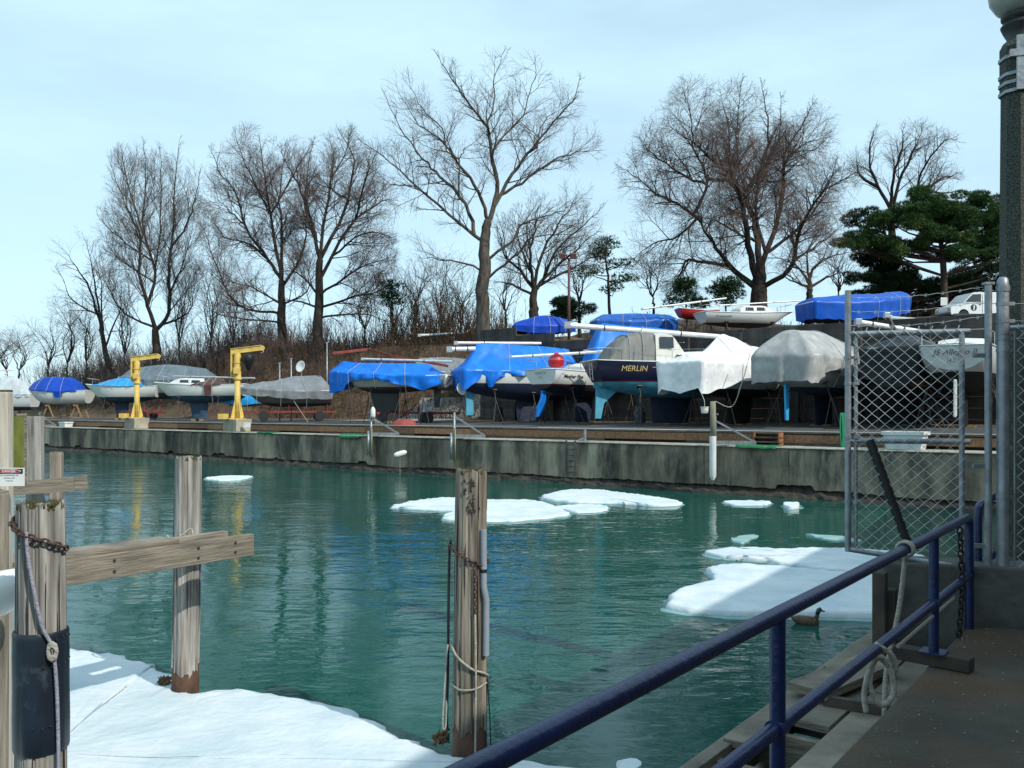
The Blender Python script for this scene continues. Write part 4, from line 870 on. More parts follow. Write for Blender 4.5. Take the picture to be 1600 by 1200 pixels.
# fender hanging on wall
p = lined(625, -0.42); o = MB().lathe([(0.02, -0.33), (0.12, -0.28), (0.15, -0.15), (0.15, 0.15), (0.12, 0.28), (0.05, 0.36), (0.02, 0.37)], 14).build('fender', gel, smooth=True); o.location = (p.x, p.y, 0.98); o.rotation_euler = (0.1, 1.25, 0.2); tag(o, 'white fender hanging against the quay wall', 'fender')
ropem = mat('pale_rope', (0.40, 0.38, 0.33), (0.26, 0.24, 0.2), rough=0.9, scale=30, bump=0.6, bscale=60)
rope([Vector((p.x, p.y, 0.85)), Vector((p.x, p.y-0.02, 0.3)), Vector((p.x, p.y, -0.05))], 0.012, 'rope', 'thin line hanging from the white fender into the water', ropem)
a = at(1172, 552, 37.3); b_ = at(1118, 627, 36.0); rope([a, a.lerp(b_, 0.35)+Vector((0.15, 0, -0.6)), a.lerp(b_, 0.7)+Vector((0.25, 0, -0.85)), b_], 0.02, 'rope', 'slack white rope from the grey canvas cover to the tall pole', ropem)
a = at(437, 590, 58); b_ = at(487, 668, 55.5); rope([a, a.lerp(b_, 0.5)+Vector((0, 0, -0.08)), b_], 0.018, 'rope', 'tie down line from the silver grey tarp to the quay', ropem)
# hill top things
rp = mat('rust_brown_pole', (0.13, 0.05, 0.045), (0.08, 0.03, 0.03), rough=0.7)
q = at(889, 530, 57); rt = thing('floodlight_pole', 'dark red flood light pole with two lamp heads rising above the boats', 'light pole', (q.x, q.y, gz(q.x, q.y)-0.3)); zz = rt.location.z
H_ = at(889, 404, 57).z-zz; MB().tube([(0, 0, 0), (0, 0, H_)], [0.11, 0.08], 10).build('pole', rp, rt, smooth=True); MB().beam((-0.45, 0, H_), (0.4, 0, H_), 0.06, 0.06).build('crossarm', rp, rt)
for s in (-0.45, 0.28): MB().box((s, -0.1, H_+0.17), (0.42, 0.4, 0.34), Matrix.Rotation(0.35, 3, 'X')).build('lamp_head', rp, rt, bevel=0.03)
for px, top, bot, Y, lb in ((437, 567, 590, 60, 'thin'), (455, 560, 592, 60, 'short'), (511, 535, 562, 64, 'tall thin')):
    q = at(px, bot, Y); z0 = min(q.z, gz(q.x, q.y)); rt = thing('marker_pole', lb+' grey pole standing on the brown bank above the runabout', 'pole', (q.x, q.y, z0)); MB().tube([(0, 0, 0), (0, 0, at(px, top, Y).z-z0)], 0.05, 8).build('pole', galv, rt, smooth=True); MB().box((0, 0, at(px, top, Y).z-z0), (0.22, 0.05, 0.06)).build('pole_cap', galv, rt)
q = at(471, 573, 58.5); z0 = gz(q.x, q.y); rt = thing('dish_mirror', 'round white dish on a thin pole above the silver grey tarp', 'dish', (q.x, q.y, z0)); MB().tube([(0, 0, 0), (0, 0, q.z-z0)], 0.03, 8).build('pole', galv, rt)
o = MB().lathe([(0.02, 0), (0.22, 0.03), (0.38, 0.10), (0.40, 0.10), (0.24, 0.0), (0.02, -0.03)], 20).build('dish', gel, rt, smooth=True); o.location = (0, -0.05, q.z-z0); o.rotation_euler = (1.35, 0, -0.5)
# red steel frame on the bank and white pipe, posts
rt = thing('steel_frame', 'rusty red steel gantry lying on the bank behind the keelboat', 'steel frame', at(520, 560, 57)); o0 = rt.location.copy()
A, B_, C_, D_ = at(520, 552, 57), at(575, 546, 58), at(612, 556, 56), at(700, 572, 55)
for a, b_ in ((A, B_), (B_, C_), (C_, D_), (A+Vector((0, 0.9, 0.1)), B_+Vector((0, 0.9, 0.1))), (A, A+Vector((0, 0.9, 0.1))), (B_, B_+Vector((0, 0.9, 0.1)))): MB().beam(Vector(a)-o0, Vector(b_)-o0, 0.1, 0.16).build('frame_beam', rustred, rt)
for f in (C_,): MB().tube([Vector(f)-o0, Vector((f.x, f.y, gz(f.x, f.y)-0.2))-o0], 0.06, 8).build('leg', rustred, rt)
# upper terrace retaining rail
rt = thing('guard_rail', 'dark steel guard rail along the edge of the upper bank', 'guard rail', td(0, 17, 0)); g0 = td(0, 17, 0)
rd = mat('dark_rail_steel', (0.08, 0.085, 0.09), (0.05, 0.05, 0.055), rough=0.6, metal=0.4)
for k in range(13):
    t = -14+2.6*k; z = hgt(t, 16.6); MB().tube([td(t, 16.6, z-0.3)-g0, td(t, 16.6, z+0.75)-g0], 0.05, 8).build('post', rd, rt)
for dz in (0.35, 0.68): MB().tube([td(-14+1.3*k, 16.55, hgt(-14+1.3*k, 16.6)+dz)-g0 for k in range(25)], 0.06, 8).build('rail', rd, rt)
wp_ = mast(at(655, 524, 66), at(732, 520, 67), 0.1, 'long white pipe lying on the bank left of the cottonwood trunk', name='pipe', spread=False); wp_['category'] = 'pipe'
# ---- van
vp = mat('van_white', (0.66, 0.69, 0.70), (0.58, 0.61, 0.62), rough=0.3, coat=0.3); vd = mat('van_dark_trim', (0.03, 0.035, 0.045), rough=0.5)
Yv = 62.0; q = at(1473, 497, Yv); vz = EYE+(HOR-503)/FPX*Yv
van = thing('white_van', 'white van with dark round door emblem parked on the upper road', 'van', (q.x, q.y, vz), math.radians(6))
prof = [(0.05, 0.45), (0.0, 0.75), (0.06, 1.02), (0.95, 1.30), (1.62, 1.98), (1.85, 2.06), (5.3, 2.10), (5.4, 0.5), (4.75, 0.45)]+[(4.32+0.43*math.cos(a), 0.42+0.43*math.sin(a)) for a in [PI*k/8 for k in range(9)]]+[(1.45, 0.45)]+[(1.0+0.42*math.cos(a), 0.42+0.42*math.sin(a)) for a in [PI*k/8 for k in range(9)]]
b_ = MB().prism([(x, z) for x, z in prof], -0.95, 0.95).build('body', vp, van, bevel=0.05)
MB().prism([(1.10, 1.36), (1.66, 1.90), (2.30, 1.93), (2.30, 1.36)], -0.97, -0.94).build('window', glass_d, b_)
MB().prism([(1.06, 1.40), (1.60, 1.93), (1.66, 1.93), (1.12, 1.40)], -0.8, 0.8).build('windscreen', glass_d, b_)
MB().box((2.42, -0.956, 1.18), (0.02, 0.012, 1.35)).build('door_gap', vd, b_); MB().box((2.22, -0.965, 1.18), (0.16, 0.02, 0.06)).build('door_handle', vd, b_)
MB().box((2.7, -0.96, 0.44), (5.0, 0.04, 0.14)).build('sill_trim', vd, b_); MB().box((2.7, -0.958, 1.27), (5.2, 0.012, 0.03)).build('side_trim', vd, b_)
MB().box((-0.02, 0, 0.52), (0.16, 1.9, 0.2)).build('bumper', vd, b_, bevel=0.03)
for s in (-0.75, 0.75): MB().box((0.0, s, 0.86), (0.08, 0.3, 0.2)).build('headlight', mat('lens', (0.5, 0.4, 0.25), rough=0.15), b_, bevel=0.02)
o = MB().lathe([(0.002, -0.012), (0.24, -0.012), (0.24, 0), (0.002, 0)], 24).build('door_emblem', blk, b_); o.rotation_euler = (PI/2, 0, 0); o.location = (1.75, -0.952, 0.95)
o = MB().prism([(-0.05, -0.17), (0.03, -0.19), (0.06, -0.02), (0.10, 0.12), (0.02, 0.19), (-0.04, 0.10), (-0.02, 0.0)], 0.0, 0.004).build('emblem_figure', gel, b_); o.location = (1.75, -0.971, 0.95)
for x in (1.0, 4.32):
    for s in (-0.82, 0.82):
        wv = MB().lathe([(0.2, -0.11), (0.33, -0.11), (0.36, -0.07), (0.36, 0.07), (0.33, 0.11), (0.2, 0.11)], 20).build('wheel', tyre, van); wv.rotation_euler = (PI/2, 0, 0); wv.location = (x, s, 0.36); MB().lathe([(0.01, -0.08), (0.21, -0.1), (0.21, 0.1), (0.01, 0.08)], 14).build('rim', alu, wv)
q2 = at(1475, 471, 64); sg = thing('road_sign', 'small pale square sign in front of the dark evergreens', 'sign', (q2.x, q2.y, gz(q2.x, q2.y))); MB().tube([(0, 0.03, 0), (0, 0.03, q2.z-sg.location.z+.3)], 0.03, 6).build('post', galv, sg); MB().box((0, 0, q2.z-sg.location.z), (0.5, 0.03, 0.6)).build('panel', gel, sg)
# ground under the van: upper road
ur = MB(); P = []
for i in range(26):
    x = 10+i*1.8; P.append([Vector((x, y, max(gz(x, y)+0.05, vz-0.02 if (abs(y-63) < 4 and x > 24) else -1))) for y in (58.5, 60, 61.5, 63, 65, 67.5)])
tag(ur.grid(P).build('upper_road', asph, smooth=True, fix=False), 'asphalt road on the upper bank', None, kind='structure')

# ================================================================ ICE
ice = mat('snowy_ice', (0.64, 0.68, 0.70), (0.47, 0.56, 0.60), rough=0.75, scale=1.2, bump=0.9, bscale=9, det=10, c3=(0.33, 0.32, 0.27), s3=26, lo3=0.69, hi3=0.74, spec=0.4)
wetice = mat('wet_ice', (0.22, 0.38, 0.38), (0.12, 0.27, 0.26), rough=0.15, scale=4, bump=0.3, bscale=12)
def floe(px, label, zt=0.09, wet=False, m=None, jit=0.10, raw=None, name='ice_floe'):
    pts = [onz(x, y, zt) for x, y in px]+[Vector(r) for r in (raw or [])]
    fine = []; n = len(pts)
    for i in range(n):
        p0, p1, p2, p3 = pts[i-1], pts[i], pts[(i+1) % n], pts[(i+2) % n]; k = max(2, min(48, int((p2-p1).length/0.09)))
        for j in range(k):
            t = j/k; q = 0.5*((2*p1)+(p2-p0)*t+(2*p0-5*p1+4*p2-p3)*t*t+(3*p1-p0-3*p2+p3)*t**3)
            q += Vector((noise.noise(q*2.3), noise.noise(q*2.3+Vector((9, 0, 0))), 0))*jit*1.3+Vector((noise.noise(q*7), noise.noise(q*7+Vector((9, 0, 0))), 0))*jit*0.7+Vector((noise.noise(q*17), noise.noise(q*17+Vector((9, 0, 0))), 0))*jit*0.35
            q.z = 0; fine.append(q)
    c = sum(fine, Vector())/len(fine); P = []
    for q in fine:
        d = c-q; dl_ = d.length; row = []
        u = d/dl_
        row.append(q+u*0.03+Vector((0, 0, -0.10))); row.append(q+Vector((0, 0, zt*0.15))); row.append(q+u*0.02+Vector((0, 0, zt*0.75+0.02*noise.noise(q*5))))
        for f in (0.04, 0.10, 0.2, 0.35, 0.5, 0.65, 0.8, 0.93, 1.0):
            w_ = q+d*f; w_.z = zt*1.0+0.035*noise.noise(w_*0.8)+0.018*noise.noise(w_*3.1)+0.014*noise.noise(w_*8)+(0.022 if f < 0.12 else 0)*noise.noise(q*6)
            row.append(w_)
        P.append(row)
    o = MB().grid(P, closed_u=True).build(name, m or ice, smooth=True); 
    rim = []
    for q in fine:
        u = (q-c).normalized(); e = 0.05+0.16*max(0, noise.noise(q*1.1+Vector((4, 2, 0)))); rim.append([q-u*0.12+Vector((0, 0, 0.03)), q+Vector((0, 0, 0.022)), q+u*e+Vector((0, 0, 0.012)), q+u*(e+0.05)+Vector((0, 0, -0.06))])
    if m is None: MB().grid(rim, closed_u=True).build('wet_rim', wetice, o, smooth=True)
    tag(o, label, 'ice floe', 'ice floes in the basin'); return o
floe([(-60, 1000), (30, 1003), (110, 1008), (180, 1022), (262, 1050), (300, 1078), (380, 1072), (450, 1082), (530, 1103), (600, 1130), (660, 1162), (720, 1180), (800, 1190), (900, 1194)], 'large snow covered ice sheet filling the lower left corner', 0.12, raw=[(0.9, 6.8, 0), (0.6, 6.0, 0), (-1.0, 5.0, 0), (-4.5, 4.6, 0), (-7.5, 6.0, 0), (-8.2, 9.5, 0)])
floe([(612, 790), (690, 777), (760, 779), (840, 782), (888, 800), (860, 807), (800, 812), (735, 812), (690, 808), (700, 797)], 'flat white floe behind the top of the middle pile', 0.07, jit=0.11)
floe([(846, 776), (880, 765), (930, 764), (965, 768), (1040, 778), (1066, 785), (1030, 788), (960, 784), (900, 783)], 'long white floe floating near the quay wall in mid basin', 0.09, jit=0.10)
floe([(872, 791), (920, 787), (950, 791), (938, 798), (900, 799)], 'small flat floe just right of the floe behind the middle pile', 0.06, jit=0.08)
floe([(1098, 858), (1150, 853), (1215, 855), (1290, 856), (1420, 862), (1480, 885), (1380, 892), (1290, 886), (1200, 873), (1130, 866)], 'long thin snowy floe just above the big right hand floe', 0.10, jit=0.10)
floe([(1104, 884), (1150, 880), (1240, 884), (1330, 893), (1430, 898), (1480, 930), (1440, 952), (1350, 956), (1260, 955), (1180, 954), (1120, 952), (1060, 946), (1041, 935), (1060, 917), (1105, 905), (1112, 893)], 'big smooth white floe half in shade behind the blue railing', 0.12, jit=0.06)
floe([(320, 746), (350, 743), (392, 743), (380, 748), (345, 750)], 'small sliver of ice right of the top of the left wooden pile', 0.06, jit=0.1)
floe([(1132, 783), (1160, 781), (1204, 783), (1195, 788), (1150, 788)], 'thin melting floe below the tall white sleeved pole', 0.05, jit=0.1)
floe([(1226, 784), (1246, 784), (1245, 790), (1228, 790)], 'tiny ice block near the quay wall left of the gate', 0.12, jit=0.05)
slush = mat('thin_slush', (0.30, 0.46, 0.46), (0.2, 0.36, 0.36), rough=0.4, scale=3)
floe([(1256, 834), (1300, 837), (1340, 842), (1335, 845), (1290, 842)], 'thin grey slush streak in front of the long snowy floe', 0.03, m=slush, jit=0.1); floe([(1142, 842), (1168, 835), (1184, 836), (1160, 848)], 'thin grey slush patch above the long snowy floe', 0.02, m=slush, jit=0.05)
floe([(962, 1190), (985, 1184), (1004, 1192), (1000, 1204), (968, 1206)], 'small round ice chunk under the blue railing', 0.16, jit=0.03)

# ================================================================ PILES
def pile_mat(name, c1, c2, c3, s3=0.9, lo3=0.58, hi3=0.7):
    return mat(name, c1, c2, rough=0.9, scale=11, stretch=(1, 1, 0.07), c3=c3, s3=s3, lo3=lo3, hi3=hi3, bump=1.0, bscale=22, lo=0.36, hi=0.62, spec=0.2)
pm1 = pile_mat('grey_pile', (0.37, 0.355, 0.325), (0.105, 0.098, 0.09), (0.13, 0.075, 0.045), 2.0, 0.58, 0.7)
pm2 = pile_mat('tan_pile', (0.32, 0.275, 0.22), (0.085, 0.074, 0.062), (0.06, 0.055, 0.036), 2.2, 0.5, 0.66)
rustw = mat('rusty_wet_wood', (0.14, 0.06, 0.032), (0.035, 0.02, 0.014), rough=0.8, scale=5, stretch=(1, 1, 0.4), bump=0.7, bscale=20)
moss = mat('moss_top', (0.10, 0.10, 0.03), (0.045, 0.04, 0.02), rough=1.0, scale=20, bump=1.0, bscale=40)
crackm = mat('dark_crack', (0.035, 0.03, 0.025), rough=1.0)
def pile(px, base, z1, r, label, m, lean=(0, 0), wet=0.35, Y=None, rot=0, cracks=9, mossy=True, taper=0.92):
    q = onz(px, base, 0.1) if Y is None else Vector(((px-800)/FPX*Y, Y, 0.1))
    rt = thing('wooden_pile', label, 'pile', (q.x, q.y, -0.6), rot, 'wooden mooring piles')
    zs = [0.0]+[0.6+wet]+[0.6+wet+(z1-wet)*k/14 for k in range(1, 15)]
    def rr(z): return r*(1.06-(1.06-taper)*(z/(z1+0.6)))
    prof = [(rr(z), z) for z in zs[1:]]+[(rr(zs[-1])*0.97, zs[-1]+0.02)]
    sd = px*0.01
    top = zs[-1]
    b_ = MB().lathe(prof, 84, (0, 0, 0), 0.07, sd, lean=lean, flute=0.09); o = b_.build('shaft', m, rt); smooth_sharp(o, 45)
    # ragged weathered top
    for v in o.data.vertices:
        if v.co.z > top-0.02: v.co.z += 0.05*noise.noise(Vector((v.co.x*14, v.co.y*14, sd)))-0.02
    zlo = prof[0][1]
    for v in o.data.vertices:
        if abs(v.co.z-zlo) < 0.002: a_ = math.atan2(v.co.y, v.co.x); v.co.z += 0.11*noise.noise(Vector((math.cos(a_)*2.5, math.sin(a_)*2.5, sd+3)))+0.05*noise.noise(Vector((math.cos(a_)*9, math.sin(a_)*9, sd)))
    lw = MB().lathe([(rr(0), 0), (rr(0.6)*0.99, 0.6), (rr(0.6+wet)*0.96, 0.6+wet+0.12), (rr(0.6+wet)*0.85, 0.6+wet+0.14)], 24, (0, 0, 0), 0.07, sd, lean=lean).build('wet_base', rustw, rt); smooth_sharp(lw, 45)
    lw.location = (-lean[0]*(-0.6-wet)*0-lean[0]*0.6-lean[0]*wet, 0, 0) if lean[0] else (0, 0, 0)
    for k in range(cracks):
        a = random.uniform(PI*0.95, PI*2.05); z0 = random.uniform(0.8+wet, top-0.3); ln = random.uniform(0.25, 0.9); z2 = min(top+0.01, z0+ln); pts = []
        for j in range(8):
            z = z0+(z2-z0)*j/7; aa = a+0.05*noise.noise(Vector((z*3, k, sd))); R_ = rr(z)*(1+0.07*noise.noise(Vector((math.cos(aa)*1.3+sd, math.sin(aa)*1.3, z*0.35)))+0.035*noise.noise(Vector((math.cos(aa)*4+sd, math.sin(aa)*4, z*0.3))))
            pts.append(Vector((R_*math.cos(aa)+lean[0]*(z-prof[0][1]), R_*math.sin(aa)+lean[1]*(z-prof[0][1]), z)))
        MB().tube(pts, [0.001]+[random.uniform(0.003, 0.006) for _ in range(6)]+[0.001], 5).build('crack', crackm, rt)
    if mossy:
        mb = MB()
        for k in range(260):
            a = random.uniform(0, 2*PI); R_ = rr(top)*math.sqrt(random.uniform(0.3, 1.02)); x, y = R_*math.cos(a)+lean[0]*(top-prof[0][1]), R_*math.sin(a)+lean[1]*(top-prof[0][1])
            i = len(mb.v); hh = random.uniform(0.01, 0.035); mb.v += [(x-0.006, y, top-0.03), (x+0.006, y+0.004, top-0.03), (x+random.uniform(-.015, .015), y-0.006, top+hh)]; mb.f.append((i, i+1, i+2))
        mo = mb.build('moss', moss, rt, fix=False); mo['kind'] = 'stuff'
    return rt, rr, top
near, nr, ntop = pile(64, 0, 2.62, 0.158, 'near pile wrapped in a black band with chain and rope at its top, far left', pm1, Y=5.3, cracks=18)
near.name = 'wooden_pile'
LP_, _, _ = pile(290, 1078, 2.68, 0.148, 'left wooden pile standing in the ice with a cross beam bolted to it', pm1, lean=(0.013, 0))
MP_, mr_, mtop = pile(733, 1178, 2.66, 0.150, 'middle wooden pile wound with chain and ropes in front of the ice floes', pm2, lean=(0.008, 0), cracks=14)
# black band on the near pile
band = mat('tarred_band', (0.012, 0.02, 0.035), (0.006, 0.008, 0.013), rough=0.4, scale=2.5, c3=(0.10, 0.13, 0.16), s3=1.6, lo3=0.58, hi3=0.75)
bd = MB().lathe([(0.168, 1.70), (0.174, 1.72), (0.176, 1.9), (0.173, 2.1), (0.175, 2.3), (0.172, 2.40), (0.174, 2.43), (0.166, 2.445)], 60, wob=0.07, flute=0.02, seed=0.64, cap=False).build('black_band', band, near, smooth=True)
for z in (2.40, 2.24, 1.88):
    for k in range(12):
        a = PI*0.98+PI*1.04*k/11+z; MB().lathe([(0.002, 0), (0.009, 0), (0.006, 0.006), (0.001, 0.008)], 8).build('nail_head', band, bd).matrix_basis = Matrix.Translation((0.177*math.cos(a), 0.177*math.sin(a), z+random.uniform(-.012, .012))) @ Vector((math.cos(a), math.sin(a), 0)).to_track_quat('Z', 'Y').to_matrix().to_4x4()
rustc = mat('rusty_chain', (0.11, 0.06, 0.045), (0.04, 0.028, 0.025), rough=0.8, metal=0.3, scale=20)
def around(root, r, z0, z1, a0, a1, n=24): 
    return [Vector(root.location)+Vector((r*math.cos(a0+(a1-a0)*k/n), r*math.sin(a0+(a1-a0)*k/n), z0+(z1-z0)*k/n)) for k in range(n+1)]
NB = near.location.z
chain(around(near, 0.155, 3.16, 2.94, PI*0.9, PI*2.05), 0.055, 'chain', 'rusty chain slung round the top of the near banded pile', rustc, 0.007)
nv_ = Vector(near.location)
def V9(v): return Vector((v[0]*0.88, v[1]*0.88, v[2]))
near.scale = (0.88, 0.88, 1)
rope([nv_+V9((0.0, -0.18, 3.07)), nv_+V9((0.01, -0.185, 2.95)), nv_+V9((0.05, -0.19, 2.75)), nv_+V9((0.10, -0.17, 2.5)), nv_+V9((0.155, -0.13, 2.34)), nv_+V9((0.175, -0.11, 2.0)), nv_+V9((0.18, -0.10, 1.4))], 0.011, 'rope', 'grey rope running down the front of the near banded pile', mat('grey_violet_rope', (0.33, 0.32, 0.38), (0.2, 0.2, 0.25), rough=0.9, scale=40, bump=0.6, bscale=80))
o = MB().tube([nv_+V9((0.158+0.03*math.cos(a), -0.145, 2.33+0.045*math.sin(a)+0.01*k)) for k in range(3) for a in [2*PI*j/8 for j in range(8)]], 0.011, 6).build('rope_knot', ropem, smooth=True); tag(o, 'pale rope knot on the side of the near banded pile', 'rope')
mv = Vector(MP_.location)
chain(around(MP_, 0.168, 2.62, 2.42, PI*0.95, PI*1.75)+around(MP_, 0.175, 2.43, 2.45, PI*1.75, PI*2.1, 8), 0.05, 'chain', 'rusty chain wrapped round the middle pile', rustc, 0.006)
chain([mv+Vector((0.06, -0.165, 2.42)), mv+Vector((0.062, -0.17, 1.98))], 0.045, 'chain', 'rusty chain length hanging down the front of the middle pile', rustc, 0.005)
rope([mv+Vector((0.062, -0.17, 2.0)), mv+Vector((0.068, -0.17, 1.4)), mv+Vector((0.06, -0.17, 0.5))], 0.010, 'rope', 'tan rope hanging from the chain down the middle pile', ropem)
rope([mv+Vector((-0.17, -0.03, 1.72)), mv+Vector((-0.10, -0.14, 1.62)), mv+Vector((0.03, -0.172, 1.52)), mv+Vector((0.13, -0.12, 1.47)), mv+Vector((0.17, -0.03, 1.42))], 0.011, 'rope', 'pale rope slanting round the middle pile at half height', ropem)
rope([mv+Vector((-0.17, -0.02, 1.36)), mv+Vector((-0.08, -0.15, 1.33)), mv+Vector((0.06, -0.168, 1.34)), mv+Vector((0.16, -0.05, 1.36))], 0.008, 'rope', 'thin rope loop below the slanting rope on the middle pile', ropem)
rope([mv+Vector((-0.175, -0.03, 2.6)), mv+Vector((-0.185, -0.03, 2.0)), mv+Vector((-0.19, -0.02, 1.5)), mv+Vector((-0.20, -0.02, 1.0)), mv+Vector((-0.18, -0.02, 0.92))], 0.014, 'hose', 'dark hose hanging down the left side of the middle pile', blk, cat='hose')
rope([mv+Vector((-0.19, -0.04, 1.7)), mv+Vector((-0.22, -0.04, 1.3)), mv+Vector((-0.235, -0.04, 0.98)), mv+Vector((-0.21, -0.04, 0.96)), mv+Vector((-0.2, -0.04, 1.2))], 0.009, 'rope', 'pale rope loop hanging left of the middle pile', ropem)
for k, x in enumerate((0.155, 0.19)): rope([mv+Vector((0.165, -0.03, 1.42)), mv+Vector((x, -0.03, 1.0)), mv+Vector((x+0.01, -0.03, 0.5))], 0.006, 'rope', ('inner' if k == 0 else 'outer')+' thin dark line hanging right of the middle pile', blk)
pv = thing('conduit', 'pale grey plastic pipe strapped to the right side of the middle pile', 'pipe', tuple(mv+Vector((0.145, -0.10, 1.62))))
smooth_sharp(MB().tube([(0.01, 0, 0), (0.012, 0, 0.5), (-0.012, 0, 0.62), (-0.012, 0, 1.12)], 0.030, 12).build('pipe', mat('pale_pvc', (0.27, 0.31, 0.35), rough=0.45), pv), 40); MB().tube([(-0.012, 0, 0.74), (-0.012, 0, 0.77)], 0.033, 12).build('strap', blk, pv)
# dark carved marks near the top of the middle pile
mk = MB()
for k in range(34):
    a = random.gauss(PI*1.54, 0.22); z = random.choice((3.16, 2.98, 2.94))+random.gauss(0, 0.035)-0.02; R_ = mr_(z)*1.0
    c = Vector((R_*math.cos(a)+0.008*(z-0.95), R_*math.sin(a), z)); mk.box(c, (random.uniform(.006, .016), 0.012, random.uniform(0.012, 0.05)), Matrix.Rotation(random.uniform(-.5, .5), 3, 'Y'))
mk.build('carved_mark', crackm, MP_)['kind'] = 'stuff'
# clumps of frozen weed at the pile feet
weed = mat('frozen_weed', (0.17, 0.10, 0.05), (0.07, 0.045, 0.025), rough=1.0, scale=14, bump=1.0, bscale=30)
def clump(px, py, r, label):
    q = onz(px, py, 0.12); mb = MB()
    for k in range(60):
        d = Vector((random.gauss(0, 1), random.gauss(0, 1), random.uniform(-0.1, 1.2))).normalized()*r*random.uniform(0.5, 1.1); mb.tube([q+d*0.2, q+d*0.6+Vector((random.uniform(-.02, .02), 0, 0.02)), q+d+Vector((0, 0, random.uniform(-.03, .03)))], [r*0.22, r*0.16, r*0.05], 5)
    tag(mb.build('weed_clump', weed, smooth=True), label, 'weed')
clump(690, 1158, 0.10, 'brown clump of frozen weed left of the middle pile foot'); clump(258, 1068, 0.09, 'brown clump of frozen weed left of the left pile foot')
# ---- cross timbers on the left
gw = mat('grey_plank', (0.25, 0.215, 0.165), (0.10, 0.085, 0.068), rough=0.9, scale=7, stretch=(0.35, 0.35, 5), bump=0.7, bscale=18, c3=(0.16, 0.15, 0.11), s3=1.2, rnd=0.15)
dk = thing('cross_timber', 'long grey beam with plank top bolted across the left wooden pile', 'beam', (-2.85, 9.15, 1.75)); d0 = Vector((-2.85, 9.15, 1.75))
A = Vector((-2.82, 9.22, 1.76)); B_ = Vector((-4.95, 6.25, 1.76)); dn = (A-B_).normalized(); sn = Vector((dn.y, -dn.x, 0))
MB().beam(A-d0+sn*0.01, B_-d0+sn*0.01, 0.09, 0.23).build('face_beam', gw, dk, bevel=0.008); MB().beam(A-d0-sn*0.44, B_-d0-sn*0.44, 0.09, 0.22).build('back_beam', gw, dk, bevel=0.008)
for k in range(2): MB().beam(A-d0-sn*(0.10+0.19*k)+Vector((0, 0, 0.135))-dn*0.85, B_-d0-sn*(0.10+0.19*k)+Vector((0, 0, 0.135)), 0.18, 0.04).build('plank', gw, dk, bevel=0.006)
for f in (0.12, 0.34, 0.78):
    for dz in (-0.05, 0.05): 
        o = MB().lathe([(0.002, 0), (0.016, 0), (0.014, 0.008), (0.002, 0.01)], 8).build('bolt', crackm, dk); o.matrix_basis = Matrix.Translation(A.lerp(B_, f*0.55)-d0+sn*0.056+Vector((0, 0, dz))) @ sn.to_track_quat('Z', 'Y').to_matrix().to_4x4()
lv = Vector(LP_.location)
rope(around(LP_, 0.19, 2.42, 2.38, PI*1.05, PI*1.95), 0.012, 'rope', 'tan rope lashed round the left wooden pile at the cross beam', ropem)
rope([lv+Vector((0.03, -0.24, 2.46)), lv+Vector((0.12, -0.30, 2.36)), lv+Vector((0.17, -0.25, 2.44)), lv+Vector((0.14, -0.22, 2.52)), lv+Vector((0.05, -0.24, 2.45))], 0.012, 'rope', 'loose loop of tan rope hanging on the cross beam', ropem)
pf = MB().tube([lv+Vector((0.04, -0.26, 2.28)), lv+Vector((0.24, -0.24, 2.31))], 0.018, 8).build('plastic_tube', gel, smooth=True); tag(pf, 'short white tube tied to the cross beam at the left pile', 'tube')
# back posts at the left edge
def post(px0, px1, y0, y1, Y, label, m, mossy=True):
    a = at(px0, y0, Y); b_ = at(px1, y1, Y); wd = b_.x-a.x; rt = thing('dock_post', label, 'post', ((a.x+b_.x)/2, Y, -0.5))
    o = MB().box((0, 0, (a.z+0.5)/2), (wd, wd*0.95, a.z+0.5), Matrix.Rotation(0.25, 3, 'Z')).build('shaft', m, rt, bevel=0.015)
    MB().box((0, 0, a.z+0.505), (wd*0.92, wd*0.87, 0.02), Matrix.Rotation(0.25, 3, 'Z')).build('top', moss if mossy else m, rt); return rt
pale_w = pile_mat('pale_post', (0.52, 0.48, 0.40), (0.30, 0.27, 0.23), (0.2, 0.12, 0.07))
post(-12, 16, 612, 800, 7.2, 'pale post at the left edge carrying the danger sign', pale_w); post(44, 66, 650, 770, 9.6, 'grey square post behind the near banded pile', pm1); post(80, 97, 708, 760, 11.2, 'short brown post on the low cross plank behind the near pile', pm2, False)
gp = thing('green_plank', 'mossy green upright plank beside the pale post at the left edge', 'plank', at(24, 690, 7.6)); MB().box((0, 0, 0), (0.085, 0.12, 0.45)).build('board', mat('green_board', (0.17, 0.19, 0.03), (0.10, 0.12, 0.02), rough=0.9, scale=6), gp)
MB().box((0.0, 0.1, -0.1), (0.06, 0.06, 0.7)).build('backing', gw, gp)
lowp = thing('low_plank', 'low grey cross plank behind the top of the near pile', 'plank', at(90, 760, 9.5)); MB().beam((-0.7, -0.3, -0.02), (0.16, 0.05, 0.02), 0.06, 0.15).build('board', gw, lowp); MB().beam((-0.7, 0.0, -0.03), (0.16, 0.35, 0.02), 0.06, 0.15).build('board', gw, lowp)
sgn = thing('danger_sign', 'white DANGER sign with red oval header on the left edge post', 'sign', at(15, 745, 6.98))
MB().box((0, 0, 0), (0.245, 0.006, 0.15)).build('panel', gel, sgn); MB().box((0, -0.005, 0.046), (0.22, 0.004, 0.038)).build('header', blk, sgn)
def ell(rx, rz, y): return [(rx*math.cos(a), rz*math.sin(a)) for a in [2*PI*k/24 for k in range(24)]]
